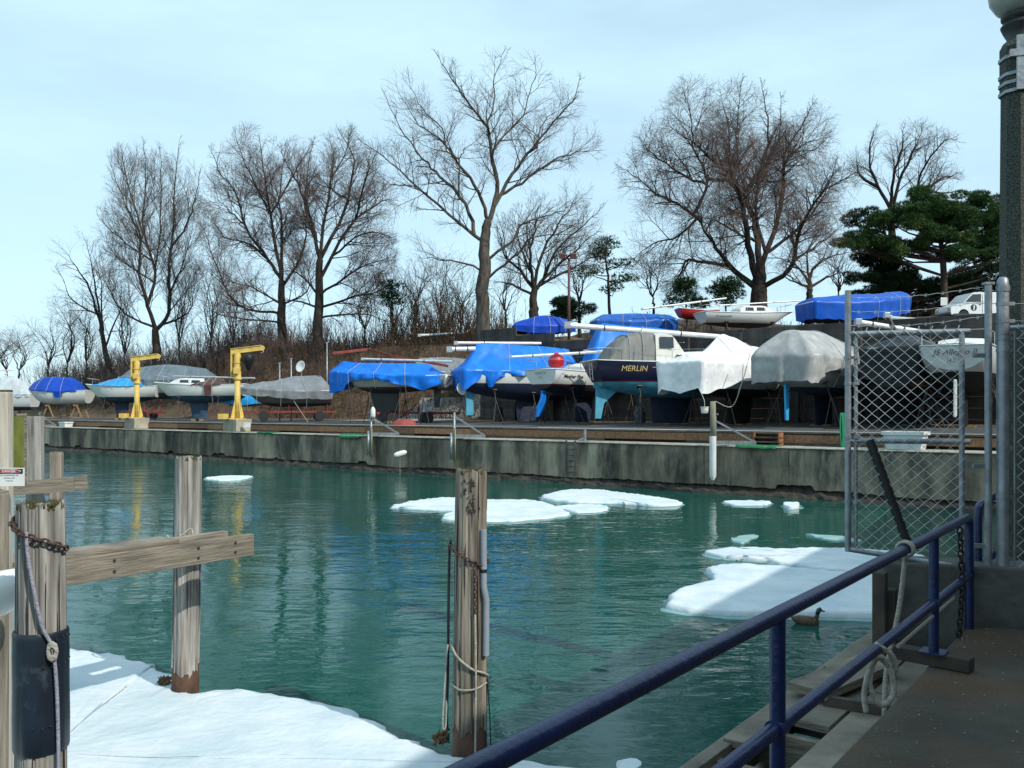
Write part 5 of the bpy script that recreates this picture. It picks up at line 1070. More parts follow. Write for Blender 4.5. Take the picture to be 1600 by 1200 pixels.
MB().prism([(x, z+0.046) for x, z in ell(0.098, 0.017, 0)], -0.0085, -0.0075).build('white_oval', gel, sgn); MB().prism([(x, z+0.046) for x, z in ell(0.092, 0.014, 0)], -0.0105, -0.0095).build('red_oval', mat('sign_red', (0.5, 0.02, 0.03), rough=0.4), sgn)
text_mesh('DANGER', 0.028, lambda u, v: Vector((u, -0.0125, 0.037+v)), 'header_lettering', gel, sgn, align='CENTER', thick=0.0006)
for t_, z in (('NO SWIMMING OR', 0.006), ('DIVING OFF', -0.016), ('DOCKS', -0.038)): text_mesh(t_, 0.017, lambda u, v: Vector((u, -0.005, z+v)), 'lettering', grey_l, sgn, align='CENTER')
o = MB().lathe([(0.02, -0.2), (0.12, -0.16), (0.16, 0), (0.12, 0.16), (0.02, 0.2)], 14).build('float', gel, smooth=True); o.location = at(-6, 928, 5.9); o.rotation_euler = (0, 1.2, 0.3); tag(o, 'white float half out of frame at the left edge', 'float')
npost = post(-14, 10, 770, 1000, 6.4, 'worn brown post stump below the danger sign at the left edge', pm2, False)

# ================================================================ NEAR WALKWAY
RD = Vector((0.779, 1.0, 0)).normalized(); RN = Vector((RD.y, -RD.x, 0))           # along the rail / inland (right)
C0 = Vector((1.534, 4.18, 0))                                                          # a point on the concrete edge
def wk(a, b, z): q = C0+RD*a+RN*b; return Vector((q.x, q.y, z))
wc = mat('walkway_concrete', (0.10, 0.083, 0.058), (0.04, 0.035, 0.027), rough=0.9, scale=1.1, c3=(0.09, 0.045, 0.018), s3=0.9, lo3=0.45, hi3=0.7, bump=0.8, bscale=35, det=9)
P = []
for i in range(60):
    a = -9+i*0.36; P.append([wk(a, 0.06, 0.4), wk(a, 0.0+0.012*noise.noise(Vector((a*3, 0, 0))), 1.42), wk(a, 0.03, 1.45)]+[wk(a, b, 1.45+0.012*noise.noise(Vector((a*1.5, b*1.5, 0)))) for b in (0.2, 0.5, 0.9, 1.4, 2, 3, 4.5, 7, 11)])
tag(MB().grid(P).build('walkway', wc, smooth=False, fix=False), 'stained concrete walkway in the lower right', None, kind='structure')
grit = MB()
for k in range(420):
    a, b = random.uniform(-1.5, 4.6), abs(random.gauss(0, 1.0))+0.05; q = wk(a, b, 1.452); s_ = random.uniform(0.003, 0.011)
    i = len(grit.v); grit.v += [(q.x+s_, q.y, q.z), (q.x-s_*0.6, q.y+s_*0.8, q.z), (q.x-s_*0.5, q.y-s_, q.z), (q.x, q.y, q.z+s_)]; grit.f += [(i, i+1, i+3), (i+1, i+2, i+3), (i+2, i, i+3)]
tag(grit.build('grit', mat('grit', (0.30, 0.26, 0.2), (0.12, 0.09, 0.06), rough=0.9, scale=30)), 'grit and leaf crumbs scattered on the walkway', 'grit', kind='stuff')
# timber apron along the water
ap = thing('timber_apron', 'low weathered timber apron between the concrete walkway and the water', 'dock', wk(0, 0, 1.2)); a0 = wk(0, 0, 1.2)
for j, (b, wd) in enumerate(((-0.70, 0.22), (-0.46, 0.22), (-0.22, 0.22))):
    a = 0.62+0.55*j if j < 2 else 0.1
    while a < 4.6:
        ln = min(random.uniform(1.3, 2.0), 4.62-a); MB().beam(wk(a+0.006, b, 1.2+random.uniform(-.006, .006))-a0, wk(a+ln-0.006, b, 1.2+random.uniform(-.006, .006))-a0, wd, 0.05).build('plank', gw, ap, bevel=0.004); a += ln
for b in (-0.80, -0.05): MB().beam(wk(-5.5, b, 1.07)-a0, wk(4.6, b, 1.07)-a0, 0.09, 0.26).build('stringer', gw, ap, bevel=0.006)
for k in range(14):
    a = -3.9+0.62*k; MB().beam(wk(a, -0.76, 1.06)-a0, wk(a, -0.09, 1.06)-a0, 0.06, 0.20).build('joist', gw, ap)
for k in range(4): 
    q = wk(-4+2.6*k, -0.72, 0)-a0; MB().tube([(q.x, q.y, -1.7), (q.x, q.y, -0.15)], 0.13, 14).build('support_pile', pm2, ap)
MB().beam(wk(-5.5, -0.45, 0.55)-a0, wk(4.6, -0.45, 0.55)-a0, 0.05, 0.4).build('under_brace', wood_d, ap)
# foot timbers under rail posts
ft = thing('foot_timber', 'dark square timber foot lying across the apron under the far rail post', 'timber', wk(2.15, -0.1, 1.45)); f0 = wk(2.15, -0.1, 1.45); MB().beam(wk(2.15, 0.28, 1.50)-f0, wk(2.2, -0.22, 1.50)-f0, 0.12, 0.09).build('timber', wood_d, ft, bevel=0.006)
ft2 = thing('plank_offcut', 'loose grey plank box end lying on the timber apron', 'plank', wk(1.8, -0.4, 1.3)); f0 = wk(1.8, -0.4, 1.3); MB().beam(wk(1.55, -0.62, 1.30)-f0, wk(2.55, -0.42, 1.30)-f0, 0.30, 0.06).build('board', gw, ft2, bevel=0.005); MB().beam(wk(1.55, -0.5, 1.255)-f0, wk(1.62, -0.1, 1.255)-f0, 0.05, 0.08).build('board', wood_d, ft2)
# ---- blue railing
rb = mat('blue_rail_paint', (0.006, 0.019, 0.088), (0.004, 0.012, 0.055), rough=0.34, scale=6, bump=0.2, bscale=35, spec=0.5, c3=(0.06, 0.035, 0.03), s3=14, lo3=0.68, hi3=0.72)
ro = C0+RN*0.045; 
def rl(a, z): q = ro+RD*a; return Vector((q.x, q.y, z))
def aY(Y): return (Y-ro.y)/RD.y
rail1 = thing('pipe_railing', 'long blue painted pipe railing along the walkway edge', 'railing', rl(0, 1.45)); r0 = rl(0, 1.45); RR = 0.033
aend = aY(6.85); ast = aY(0.9)
def bent(pts, r, name, parent, rt0):
    smooth_sharp(MB().tube([Vector(p)-rt0 for p in pts], r, 18).build(name, rb, parent), 50)
bent([rl(ast, 2.35), rl(aend-0.08, 2.35), rl(aend-0.03, 2.34), rl(aend, 2.31), rl(aend+0.005, 2.26), rl(aend+0.005, 1.40)], RR, 'top_rail', rail1, r0)
bent([rl(ast, 1.88), rl(aend+0.15, 1.88)], RR*0.95, 'lower_rail', rail1, r0)
for Y in (1.2, 3.56, 5.85): bent([rl(aY(Y), 1.40), rl(aY(Y), 2.345)], RR, 'post', rail1, r0); bent([rl(aY(Y)-0.045, 1.88), rl(aY(Y)+0.045, 1.88)], RR*1.25, 'collar', rail1, r0)
MB().box(rl(aY(5.85), 1.55)-r0, (0.16, 0.16, 0.012), Matrix.Rotation(-0.67, 3, 'Z')).build('foot_plate', rb, rail1)
rail2 = thing('pipe_railing', 'short blue pipe railing section joining the fence post', 'railing', rl(aY(7.2), 1.45)); r2 = rl(aY(7.2), 1.45); a1 = aY(7.15); a2 = aY(7.75)
bent([rl(a1, 1.40), rl(a1, 2.30), rl(a1+0.02, 2.37), rl(a1+0.08, 2.40), rl(a2, 2.42)], RR, 'top_rail', rail2, r2); bent([rl(a1-0.1, 1.88), rl(a2, 1.90)], RR, 'lower_rail', rail2, r2)
# ropes on railing
q = rl(aY(5.22), 2.35); o = MB()
for k in range(3): 
    c = q+RD*(0.02*k); o.tube([c+(RN*math.cos(a)+Vector((0, 0, 1))*math.sin(a))*0.047 for a in [2*PI*j/14 for j in range(14)]], 0.010, 6, closed=True)
tag(o.build('rope_hitch', ropem, smooth=True), 'pale rope hitch round the blue top rail', 'rope')
rope([q+Vector((0.02, 0.03, -0.05)), q+Vector((0.0, 0.08, -0.4)), q+Vector((-0.06, 0.12, -0.8)), q+Vector((-0.08, 0.1, -1.15))], 0.016, 'rope', 'thick tan rope hanging from the rail hitch to the apron', ropem)
q = rl(aY(4.72), 1.86); rope([q+Vector((0, 0, 0.05)), q+Vector((0.10, 0.02, -0.02)), q+Vector((0.12, 0.04, -0.12)), q+Vector((0.02, 0.02, -0.03)), q+Vector((-0.04, -0.02, -0.16)), q+Vector((0.02, -0.02, -0.28)), q+Vector((0.1, 0, -0.22)), q+Vector((0.07, 0, -0.06)), q+Vector((-0.02, -0.03, -0.02)), q+Vector((-0.07, -0.02, -0.2)), q+Vector((-0.06, -0.02, -0.32))], 0.016, 'rope', 'knotted coil of tan rope on the lower blue rail', ropem)
cq = rl(aY(6.55), 2.3); chain([cq, cq+Vector((0.02, 0, -0.45)), cq+Vector((0.0, 0.02, -0.9)), cq+Vector((-0.02, 0.02, -1.05))], 0.06, 'chain', 'dark chain hanging between the rail posts', mat('dark_chain', (0.03, 0.028, 0.03), rough=0.7, metal=0.5), 0.008)
rope([rl(aY(5.1), 1.79), rl(aY(6.4), 1.80)], 0.012, 'rope', 'tan rope lying along the lower blue rail', ropem)
cl = wk(2.0, -0.72, 1.225); clt = thing('dock_cleat', 'small dark cleat on the edge of the timber apron', 'cleat', cl); MB().tube([(-0.1, -0.02, 0.06), (-0.04, -0.01, 0.05), (0.04, 0.01, 0.05), (0.1, 0.05, 0.10)], [0.008, 0.014, 0.014, 0.008], 8).build('horn', blk, clt); MB().box((0, 0, 0.02), (0.08, 0.05, 0.05)).build('base', blk, clt, bevel=0.01)
# ---- chain link gate panel over the water, fence, posts
GL = Vector(((1325-800)/FPX*7.24, 7.24, 0)); GR = Vector(((1541-800)/FPX*6.95, 6.95, 0)); gd = (GR-GL).normalized(); FR = GR+gd*0.12; ztop = 3.2+120*7.24/FPX; zbot = 3.2-216*7.24/FPX
# abutment
ab = thing('concrete_abutment', 'low concrete abutment under the chain link fence', 'abutment', GR+Vector((0, 0, 1.0)))
mb = MB(); MB().beam(Vector((0, 0.12, 0.42))-gd*0.75, Vector((0, 0.12, 0.42))+gd*6, 0.42, 1.05).build('block', mat('dark_concrete', (0.11, 0.11, 0.10), (0.05, 0.05, 0.046), rough=0.9, scale=3, bump=0.5, bscale=15), ab, bevel=0.02)
gt = thing('chain_link_gate', 'galvanised chain link gate panel projecting over the water', 'gate', GL+Vector((0, 0, zbot))); g0 = GL+Vector((0, 0, zbot)); Hg = ztop-zbot; Wg = (GR-GL).length-0.12
def gp_(u, z): return gd*u+Vector((0, 0, z))
def pipe(name, a, b, r, parent, n=12): return smooth_sharp(MB().tube([a, b], r, n).build(name, galv, parent), 50)
pipe('frame_post', gp_(0, -0.02), gp_(0, Hg+0.37), 0.026, gt); pipe('inner_upright', gp_(0.062, 0.03), gp_(0.062, Hg), 0.016, gt); pipe('frame_post', gp_(Wg-0.06, -0.12), gp_(Wg-0.06, Hg), 0.022, gt)
for z, r in ((Hg, 0.024), (0.92, 0.022), (0.0, 0.022)): pipe('cross_rail', gp_(0, z-(0.0 if z else 0.0)), gp_(Wg, z-(0.12 if z == 0 else 0)), r, gt)
wirem = mat('fence_wire', (0.62, 0.66, 0.68), (0.42, 0.46, 0.48), rough=0.45, metal=0.4, scale=20)
def mesh_panel(u0, u1, z0, z1, parent, step=0.05, asp=1.85, r=0.0028, name='chain_link_mesh'):
    mb = MB(); n = int((u1-u0)/step); rows = int((z1-z0)/(step*asp))
    for i in range(n):
        pts = []; uc = u0+step*(i+0.5)
        for k in range(2*rows+1):
            z = z1-k*step*asp/2; sgn_ = 1 if (k+i) % 2 else -1; pts.append(gd*(uc+sgn_*step*0.5*1.06)+Vector((0.0, 0.004*(1 if k % 2 else -1)-0.025, z)))
        pts.insert(0, pts[0]+gd*0.012+Vector((0, 0, 0.03)))
        mb.tube(pts, r, 4)
    return mb.build(name, wirem, parent)
mesh_panel(0.03, Wg-0.05, -0.05, Hg+0.02, gt)
for z in (Hg-0.2, Hg-0.42, 0.95, 0.4):
    for u in (0.0, 0.062): MB().tube([gp_(u, z-0.012), gp_(u, z+0.012)], 0.031, 10).build('band', galv, gt)
pipe('hanging_pipe', gp_(0.17, 0.93), gp_(0.46, 0.08), 0.038, gt).data.materials[0] = blk
# barbed wires
def barbed(a, b, name, parent):
    mb = MB(); a = Vector(a); b = Vector(b); n = 24; pts = [a.lerp(b, k/n)+Vector((0, 0, -0.03*math.sin(PI*k/n)+0.004*math.sin(k*2.1))) for k in range(n+1)]; mb.tube(pts, 0.0022, 5)
    for k in range(2, n, 3):
        for s in (-1, 1): mb.tube([pts[k]+Vector((-0.008, 0, s*0.014)), pts[k]+Vector((0.008, 0, -s*0.014))], 0.0015, 4)
    return mb.build(name, wirem, parent)
for z in (0.07, 0.19, 0.31): barbed(gp_(0, Hg+z), gp_(Wg+0.1, Hg+z+0.05), 'barbed_wire', gt)
fn = thing('chain_link_fence', 'chain link fence with thick capped terminal post at the right edge', 'fence', FR+Vector((0, 0, 1.45))); f0 = FR+Vector((0, 0, 1.45)); zt_ = 3.2+(642-432)*6.9/FPX
def fp(u, z): return gd*u+Vector((0, 0, z-1.45))
smooth_sharp(MB().tube([fp(0, 1.3), fp(0, zt_-0.08), fp(0, zt_-0.03), fp(0, zt_-0.005), fp(0, zt_)], [0.046, 0.046, 0.042, 0.028, 0.005], 20).build('terminal_post', galv, fn), 60)
MB().tube([fp(0, zt_-0.12), fp(0, zt_-0.075)], 0.052, 20).build('post_cap', galv, fn)
for z in (zt_-0.22, zt_-0.36, zt_-0.5, ztop-0.02, ztop-0.16, 2.9, 2.5, 2.0): MB().tube([fp(0, z-0.014), fp(0, z+0.014)], 0.050, 18).build('brace_band', galv, fn); MB().box(fp(0.065, z), (0.05, 0.012, 0.03)).build('band_lug', galv, fn)
gpo = -0.105
smooth_sharp(MB().tube([fp(gpo, 1.3), fp(gpo, zt_-0.06)], 0.028, 16).build('gate_post', galv, fn), 60); MB().box(fp(gpo, zt_-0.05), (0.075, 0.06, 0.02)).build('post_cap', galv, fn)
for z in (ztop-0.2, 2.75, 2.1): MB().box(fp(gpo-0.05, z), (0.14, 0.02, 0.035)).build('hinge', galv, fn)
pipe('top_rail', fp(0.05, ztop+0.02), fp(4, ztop+0.02), 0.022, fn); pipe('tension_bar', fp(0.085, 1.8), fp(0.085, ztop), 0.008, fn)
def shift_mesh(o, v): 
    for q in o.data.vertices: q.co += v
mo = mesh_panel(0.09, 3.0, 1.7-1.45, ztop+0.02-1.45, fn)
for z in (zt_-0.22, zt_-0.36, zt_-0.5): barbed(fp(0.07, z), fp(3.5, z-0.02), 'barbed_wire', fn)
# dark timber pile at the end of the apron
dp = Vector(((1375-800)/FPX*6.9, 6.9, 0)); rt = thing('dark_pile', 'dark square timber pile at the end of the apron beside the abutment', 'pile', (dp.x, dp.y, -0.5)); MB().box((0, 0, 1.2), (0.10, 0.12, 2.4), Matrix.Rotation(-0.6, 3, 'Z')).build('shaft', wood_d, rt, bevel=0.01); MB().box((0.12, 0.05, 1.15), (0.07, 0.12, 2.2), Matrix.Rotation(-0.6, 3, 'Z')).build('waling', wood_d, rt, bevel=0.01)
# ---- lamp post
agg = mat('aggregate_concrete', (0.10, 0.105, 0.085), (0.028, 0.032, 0.028), rough=0.85, scale=70, lo=0.42, hi=0.62, bump=0.8, bscale=90, det=2)
Yl = 8.0; lx = (1592-800)/FPX*Yl; lamp = thing('lamp_post', 'octagonal concrete lamp post with glass globe at the right edge', 'lamp post', (lx, Yl, 1.4))
zg = 3.2+(642-20)/FPX*Yl-1.4
def octo(prof): 
    return MB().lathe(prof, 8)
zc = 3.2+(642-150)/FPX*Yl-1.4; zc2 = 3.2+(642-66)/FPX*Yl-1.4
sh = octo([(0.21, 0), (0.21, 0.5), (0.185, 0.6), (0.172, 1.6), (0.150, zc), (0.160, zc+0.04), (0.160, zc2-0.06), (0.13, zc2)]).build('shaft', agg, lamp); sh.rotation_euler.z = 0.35
for z in (zc+0.02, zc+0.10, zc+0.18, zc+0.34): o = octo([(0.158, z-0.014), (0.172, z-0.014), (0.172, z+0.016), (0.158, z+0.016)]).build('collar_band', galv, lamp); o.rotation_euler.z = 0.35
o = MB().box((-0.03, -0.178, (zc+zc2)/2), (0.085, 0.02, (zc2-zc)*1.0)).build('strap', galv, lamp, bevel=0.005); o.rotation_euler.z = -0.25
o = MB().box((0, -0.18, zc+0.34), (0.26, 0.03, 0.07)).build('clamp', galv, lamp, bevel=0.005); o.rotation_euler.z = -0.25
bronze = mat('dark_bronze', (0.05, 0.055, 0.055), (0.03, 0.03, 0.03), rough=0.5, metal=0.5)
smooth_sharp(MB().lathe([(0.12, zc2-0.02), (0.10, zc2+0.03), (0.135, zc2+0.10), (0.155, zc2+0.15), (0.125, zc2+0.19), (0.15, zc2+0.22), (0.15, zc2+0.25)], 24).build('fitter', bronze, lamp), 50)
globe = mat('frosted_globe', (0.42, 0.40, 0.36), (0.34, 0.33, 0.30), rough=0.25, scale=3)
gz_ = zc2+0.25; MB().lathe([(0.12, gz_), (0.19, gz_+0.05), (0.245, gz_+0.14), (0.265, gz_+0.26), (0.245, gz_+0.38), (0.17, gz_+0.48), (0.06, gz_+0.53)], 32).build('globe', globe, lamp, smooth=True)
# ---- duck
dm = mat('duck_brown', (0.12, 0.075, 0.045), (0.05, 0.03, 0.02), rough=0.8, scale=18); dgreen = mat('duck_green', (0.01, 0.03, 0.035), rough=0.4)
q = onz(1262, 975, 0.0); dk_ = thing('duck', 'brown duck with dark head swimming beside the big floe', 'duck', (q.x, q.y, 0.0), math.radians(-12))
st = []
for x, hw, zl, zh in ((-0.24, 0.012, 0.08, 0.10), (-0.19, 0.05, 0.02, 0.115), (-0.12, 0.085, -0.03, 0.125), (-0.03, 0.10, -0.05, 0.125), (0.06, 0.09, -0.05, 0.115), (0.12, 0.06, -0.03, 0.10), (0.16, 0.02, 0.0, 0.07)):
    st.append([Vector((x, hw*math.cos(a), (zl+zh)/2+(zh-zl)/2*math.sin(a))) for a in [2*PI*k/14 for k in range(14)]])
mb = MB().grid([[st[k][j] for k in range(7)] for j in range(14)], closed_u=True)
for r_, c in ((0.03, None),):
    mb.tube([(0.10, 0, 0.06), (0.135, 0, 0.13), (0.14, 0, 0.17), (0.155, 0, 0.205), (0.175, 0, 0.225), (0.195, 0, 0.215)], [0.045, 0.030, 0.027, 0.036, 0.036, 0.016], 12)
mb.build('body', dm, dk_, smooth=True)
MB().tube([(0.136, 0, 0.15), (0.145, 0, 0.185), (0.16, 0, 0.215), (0.178, 0, 0.227), (0.197, 0, 0.216)], [0.030, 0.034, 0.0375, 0.037, 0.017], 12).build('head_plumage', dgreen, dk_, smooth=True)
MB().tube([(0.19, 0, 0.212), (0.225, 0, 0.203), (0.25, 0, 0.2)], [0.016, 0.013, 0.006], 8).build('bill', mat('bill', (0.12, 0.10, 0.03), rough=0.5), dk_, smooth=True)
# ---- boathouse beside the walkway (right of the frame; it shades the walkway)
bh = thing('boathouse', 'tall brick boathouse standing beside the walkway, right of the view', 'building', (7.6, 1.3, 1.45)); bd_ = Vector((0.56, 0.83, 0)).normalized(); bn = Vector((bd_.y, -bd_.x, 0))
brick = mat('boathouse_brick', (0.26, 0.12, 0.08), (0.17, 0.08, 0.055), rough=0.9, scale=6, stretch=(1, 1, 3)); roofm = mat('boathouse_roof', (0.10, 0.10, 0.105), rough=0.8)
MB().beam(bd_*-14+bn*5+Vector((0, 0, 3.6)), bd_*24+bn*5+Vector((0, 0, 3.6)), 9.4, 7.2).build('wall', brick, bh); MB().beam(bd_*-14.3+bn*5+Vector((0, 0, 7.4)), bd_*24.3+bn*5+Vector((0, 0, 7.4)), 10.0, 0.4).build('roof', roofm, bh)
for k in range(7): MB().box(bd_*(-10+5*k)+bn*0.28+Vector((0, 0, 4.2)), (0.08, 1.6, 1.8), Matrix.Rotation(math.atan2(bd_.y, bd_.x)-PI/2, 3, 'Z')).build('window', glass_d, bh)
for k in range(2): MB().box(bd_*(-2+12*k)+bn*0.28+Vector((0, 0, 1.2)), (0.1, 2.2, 2.4), Matrix.Rotation(math.atan2(bd_.y, bd_.x)-PI/2, 3, 'Z')).build('door', wood_d, bh)
# ================================================================ TREES
class Limbs:
    """collects branch polylines, then skins them all as tapered tubes in one mesh"""
    def __init__(s): s.P = {}
    def add(s, pts, rad, sides):
        s.P.setdefault((len(pts), sides), []).append((pts, rad))
    def build(s, name, m, parent=None):
        V = []; F = []; off = 0
        for (n, sides), lst in s.P.items():
            P = np.array([a for a, _ in lst], dtype=np.float64); R = np.array([b for _, b in lst], dtype=np.float64); K = len(lst)
            T = np.empty_like(P); T[:, 1:-1] = P[:, 2:]-P[:, :-2]; T[:, 0] = P[:, 1]-P[:, 0]; T[:, -1] = P[:, -1]-P[:, -2]
            T /= np.linalg.norm(T, axis=2, keepdims=True)+1e-9
            ref = np.array([0.31, 0.83, 0.11]); ref = ref/np.linalg.norm(ref)
            A = np.cross(T, ref); A /= np.linalg.norm(A, axis=2, keepdims=True)+1e-9; B = np.cross(T, A)
            ang = 2*np.pi*np.arange(sides)/sides
            ring = P[:, :, None, :]+R[:, :, None, None]*(A[:, :, None, :]*np.cos(ang)[None, None, :, None]+B[:, :, None, :]*np.sin(ang)[None, None, :, None])
            V.append(ring.reshape(-1, 3))
            base = off+(np.arange(K)[:, None, None]*n+np.arange(n-1)[None, :, None])*sides; j = np.arange(sides)[None, None, :]; j2 = (j+1) % sides
            F.append(np.stack([base+j, base+j2, base+sides+j2, base+sides+j], axis=-1).reshape(-1, 4)); off += K*n*sides
        V = np.concatenate(V); F = np.concatenate(F).astype(np.int32)
        return np_mesh(name, V, F, 4, m, parent)
def np_mesh(name, V, F, k, m, parent=None, smooth=True):
    me = bpy.data.meshes.new(name); me.vertices.add(len(V)); me.vertices.foreach_set('co', V.astype(np.float32).ravel())
    me.loops.add(F.size); me.loops.foreach_set('vertex_index', F.ravel()); me.polygons.add(len(F))
    me.polygons.foreach_set('loop_start', np.arange(0, F.size, k, dtype=np.int32)); me.polygons.foreach_set('loop_total', np.full(len(F), k, dtype=np.int32))
    me.update(calc_edges=True)
    if smooth: me.polygons.foreach_set('use_smooth', np.ones(len(F), dtype=bool))
    me.materials.append(m); return link(name, me, parent)
def nrm(v): return v/(math.sqrt(v[0]*v[0]+v[1]*v[1]+v[2]*v[2])+1e-9)
bark = mat('grey_bark', (0.115, 0.098, 0.08), (0.042, 0.036, 0.03), rough=0.95, scale=4, stretch=(1, 1, 0.25), bump=0.8, bscale=8, spec=0.1)
bark2 = mat('dark_bark', (0.062, 0.05, 0.042), (0.024, 0.02, 0.018), rough=0.95, scale=4, stretch=(1, 1, 0.25), bump=0.8, bscale=8, spec=0.1)
twig_r = mat('reddish_twigs', (0.18, 0.125, 0.105), (0.095, 0.068, 0.06), rough=0.95, scale=0.5, spec=0.1); twig_g = mat('grey_twigs', (0.15, 0.12, 0.105), (0.08, 0.065, 0.06), rough=0.95, scale=0.5, spec=0.1); twig_b = mat('brown_twigs', (0.13, 0.085, 0.055), (0.065, 0.045, 0.032), rough=0.95, scale=0.5, spec=0.1)
def grow(LB, p, d, ln, r, lev, cfg, rnd):
    """one branch and its children; p, d numpy"""
    en = cfg.get('env')
    if en is not None and lev > 0:
        e = (p+d*ln-en[0])/en[1]; e2 = e.dot(e)
        if e2 > 1.0: ln = ln*max(0.25, 1-1.1*(e2-1.0)-0.2)
    n = cfg['seg'][lev]; pts = np.empty((n+1, 3)); pts[0] = p; rad = np.empty(n+1); rad[0] = r
    wn = cfg['wander'][lev]; up = cfg['up'][lev]; tip = cfg['tip'][lev]; dirs = [d]
    for i in range(n):
        d = nrm(d+rnd.normal(0, wn, 3)+np.array([0, 0, up])); pts[i+1] = pts[i]+d*(ln/n); rad[i+1] = r+(tip-r)*((i+1)/n)**0.8; dirs.append(d)
    (LB[0] if lev < cfg['split'] else LB[1]).add(pts, rad, cfg['sides'][lev])
    if lev+1 >= len(cfg['seg']): return
    children(LB, pts, rad, dirs, ln, lev, cfg, rnd)
def children(LB, pts, rad, dirs, ln, lev, cfg, rnd, start=0.18):
    k = max(2, int(ln*cfg['dens'][lev]*rnd.uniform(0.8, 1.2))); n = len(pts)-1
    for c in range(k):
        f = start+(1-start)*((c+rnd.uniform(0, 1))/k); i = min(n-1, int(f*n)); q = f*n-i
        pp = pts[i]+(pts[i+1]-pts[i])*q; rr = rad[i]+(rad[i+1]-rad[i])*q; dd = dirs[i+1] if i+1 < len(dirs) else dirs[-1]
        ax = nrm(np.cross(dd, rnd.normal(0, 1, 3))); a = math.radians(rnd.uniform(*cfg['ang'])); nd = nrm(dd*math.cos(a)+ax*math.sin(a))
        cl = cfg['len'][lev]*rnd.uniform(0.55, 1.25)*(1.15-0.55*f); grow(LB, pp, nd, cl, min(rr*0.62, cfg['rmax'][lev]), lev+1, cfg, rnd)
CFG = dict(seg=(8, 5, 3, 1), sides=(8, 4, 3, 3), wander=(0.1, 0.12, 0.15, 0.18), up=(0.03, 0.06, 0.05, 0.03), tip=(0.02, 0.010, 0.007, 0.005), dens=(1.6, 3.2, 4.2), len=(3.0, 1.5, 0.85), ang=(25, 55), rmax=(0.055, 0.02, 0.010), split=2)
def cfgx(**k): c = dict(CFG); c.update(k); return c
def bare_tree(label, px, pybase, Y, trunk, limbs, rb_, cfg, mb_, mt, seed, depth=0.45, name='bare_tree', group='bare trees on the bank', fade=0.8, lim_r=None, env=None):
    rnd = np.random.default_rng(seed); q = at(px, pybase, Y); zg = gz(q.x, q.y); root = thing(name, label, 'tree', (q.x, q.y, zg), 0, group); O = np.array([q.x, q.y, zg])
    if env:
        ec = np.array(at(env[0], env[1], Y))-O; sx = env[2]*Y/FPX; cfg = dict(cfg); cfg['env'] = (ec, np.array([sx, sx*0.95, env[3]*Y/FPX]))
    LB = (Limbs(), Limbs())
    def w(pl, dz):
        out = []; n = len(pl); L_ = 0; x0 = None
        for i, (a, b) in enumerate(pl):
            v = np.array(at(a, b, Y))-O
            if x0 is not None: L_ += np.linalg.norm(v-x0)
            x0 = v.copy(); v = v*1.0; k = L_*dz; s_ = (Y+k)/Y
            v = np.array(at(a, b, Y+k))-O; out.append(v)
        return np.array(out)
    def dens(P, k=4):
        out = []; n = len(P)
        for i in range(n-1):
            p0, p1, p2, p3 = P[max(i-1, 0)], P[i], P[i+1], P[min(i+2, n-1)]
            for j in range(k):
                t = j/k; v = 0.5*((2*p1)+(p2-p0)*t+(2*p0-5*p1+4*p2-p3)*t*t+(3*p1-p0-3*p2+p3)*t**3); out.append(v+(rnd.normal(0, 0.05, 3) if (i or j) else 0))
        out.append(P[-1]); return np.array(out)
    tp = w(trunk, 0); tp = np.concatenate([[tp[0]*np.array([1, 1, 0])+np.array([0, 0, -0.6])], tp]); tp = dens(tp)
    rt_ = [rb_*(1.35 if i == 0 else 1.0)*(1-0.48*(i/(len(tp)-1))**1.4) for i in range(len(tp))]; rt_[1:4] = [rb_*1.3, rb_*1.15, rb_*1.05]
    LB[0].add(tp, np.array(rt_), 14)
    have = [v for v in tp[2:]]
    for li, pl in enumerate(limbs):
        r0 = rb_*(lim_r[li] if lim_r else 0.5)
        W_ = w(pl, rnd.uniform(-depth, depth)); A_ = np.array(have); ds_ = np.linalg.norm(A_-W_[0], axis=1)+0.4*np.maximum(0, A_[:, 2]-W_[0][2]); b_ = A_[int(np.argmin(ds_))]
        if np.linalg.norm(b_-W_[0]) < 0.5*np.linalg.norm(W_[1]-W_[0]): W_[0] = b_
        else: W_ = np.concatenate([[b_], W_])
        P = dens(W_); have.extend(list(P[2:])); n = len(P); f = np.linspace(0, 1, n); rad = r0*0.72*(1-f)**1.1+0.016; LB[0].add(P, rad, 8)
        dirs = [nrm(P[min(i+1, n-1)]-P[max(0, i-1)]) for i in range(n)]; ln = sum(np.linalg.norm(P[i+1]-P[i]) for i in range(n-1))
        children(LB, P, rad, dirs, ln, 0, cfg, rnd, 0.15)
        grow(LB, P[-1], dirs[-1], cfg['len'][0]*0.7, 0.025, 1, cfg, rnd)
    LB[0].build('trunk', mb_, root); LB[1].build('crown', mt, root); return root
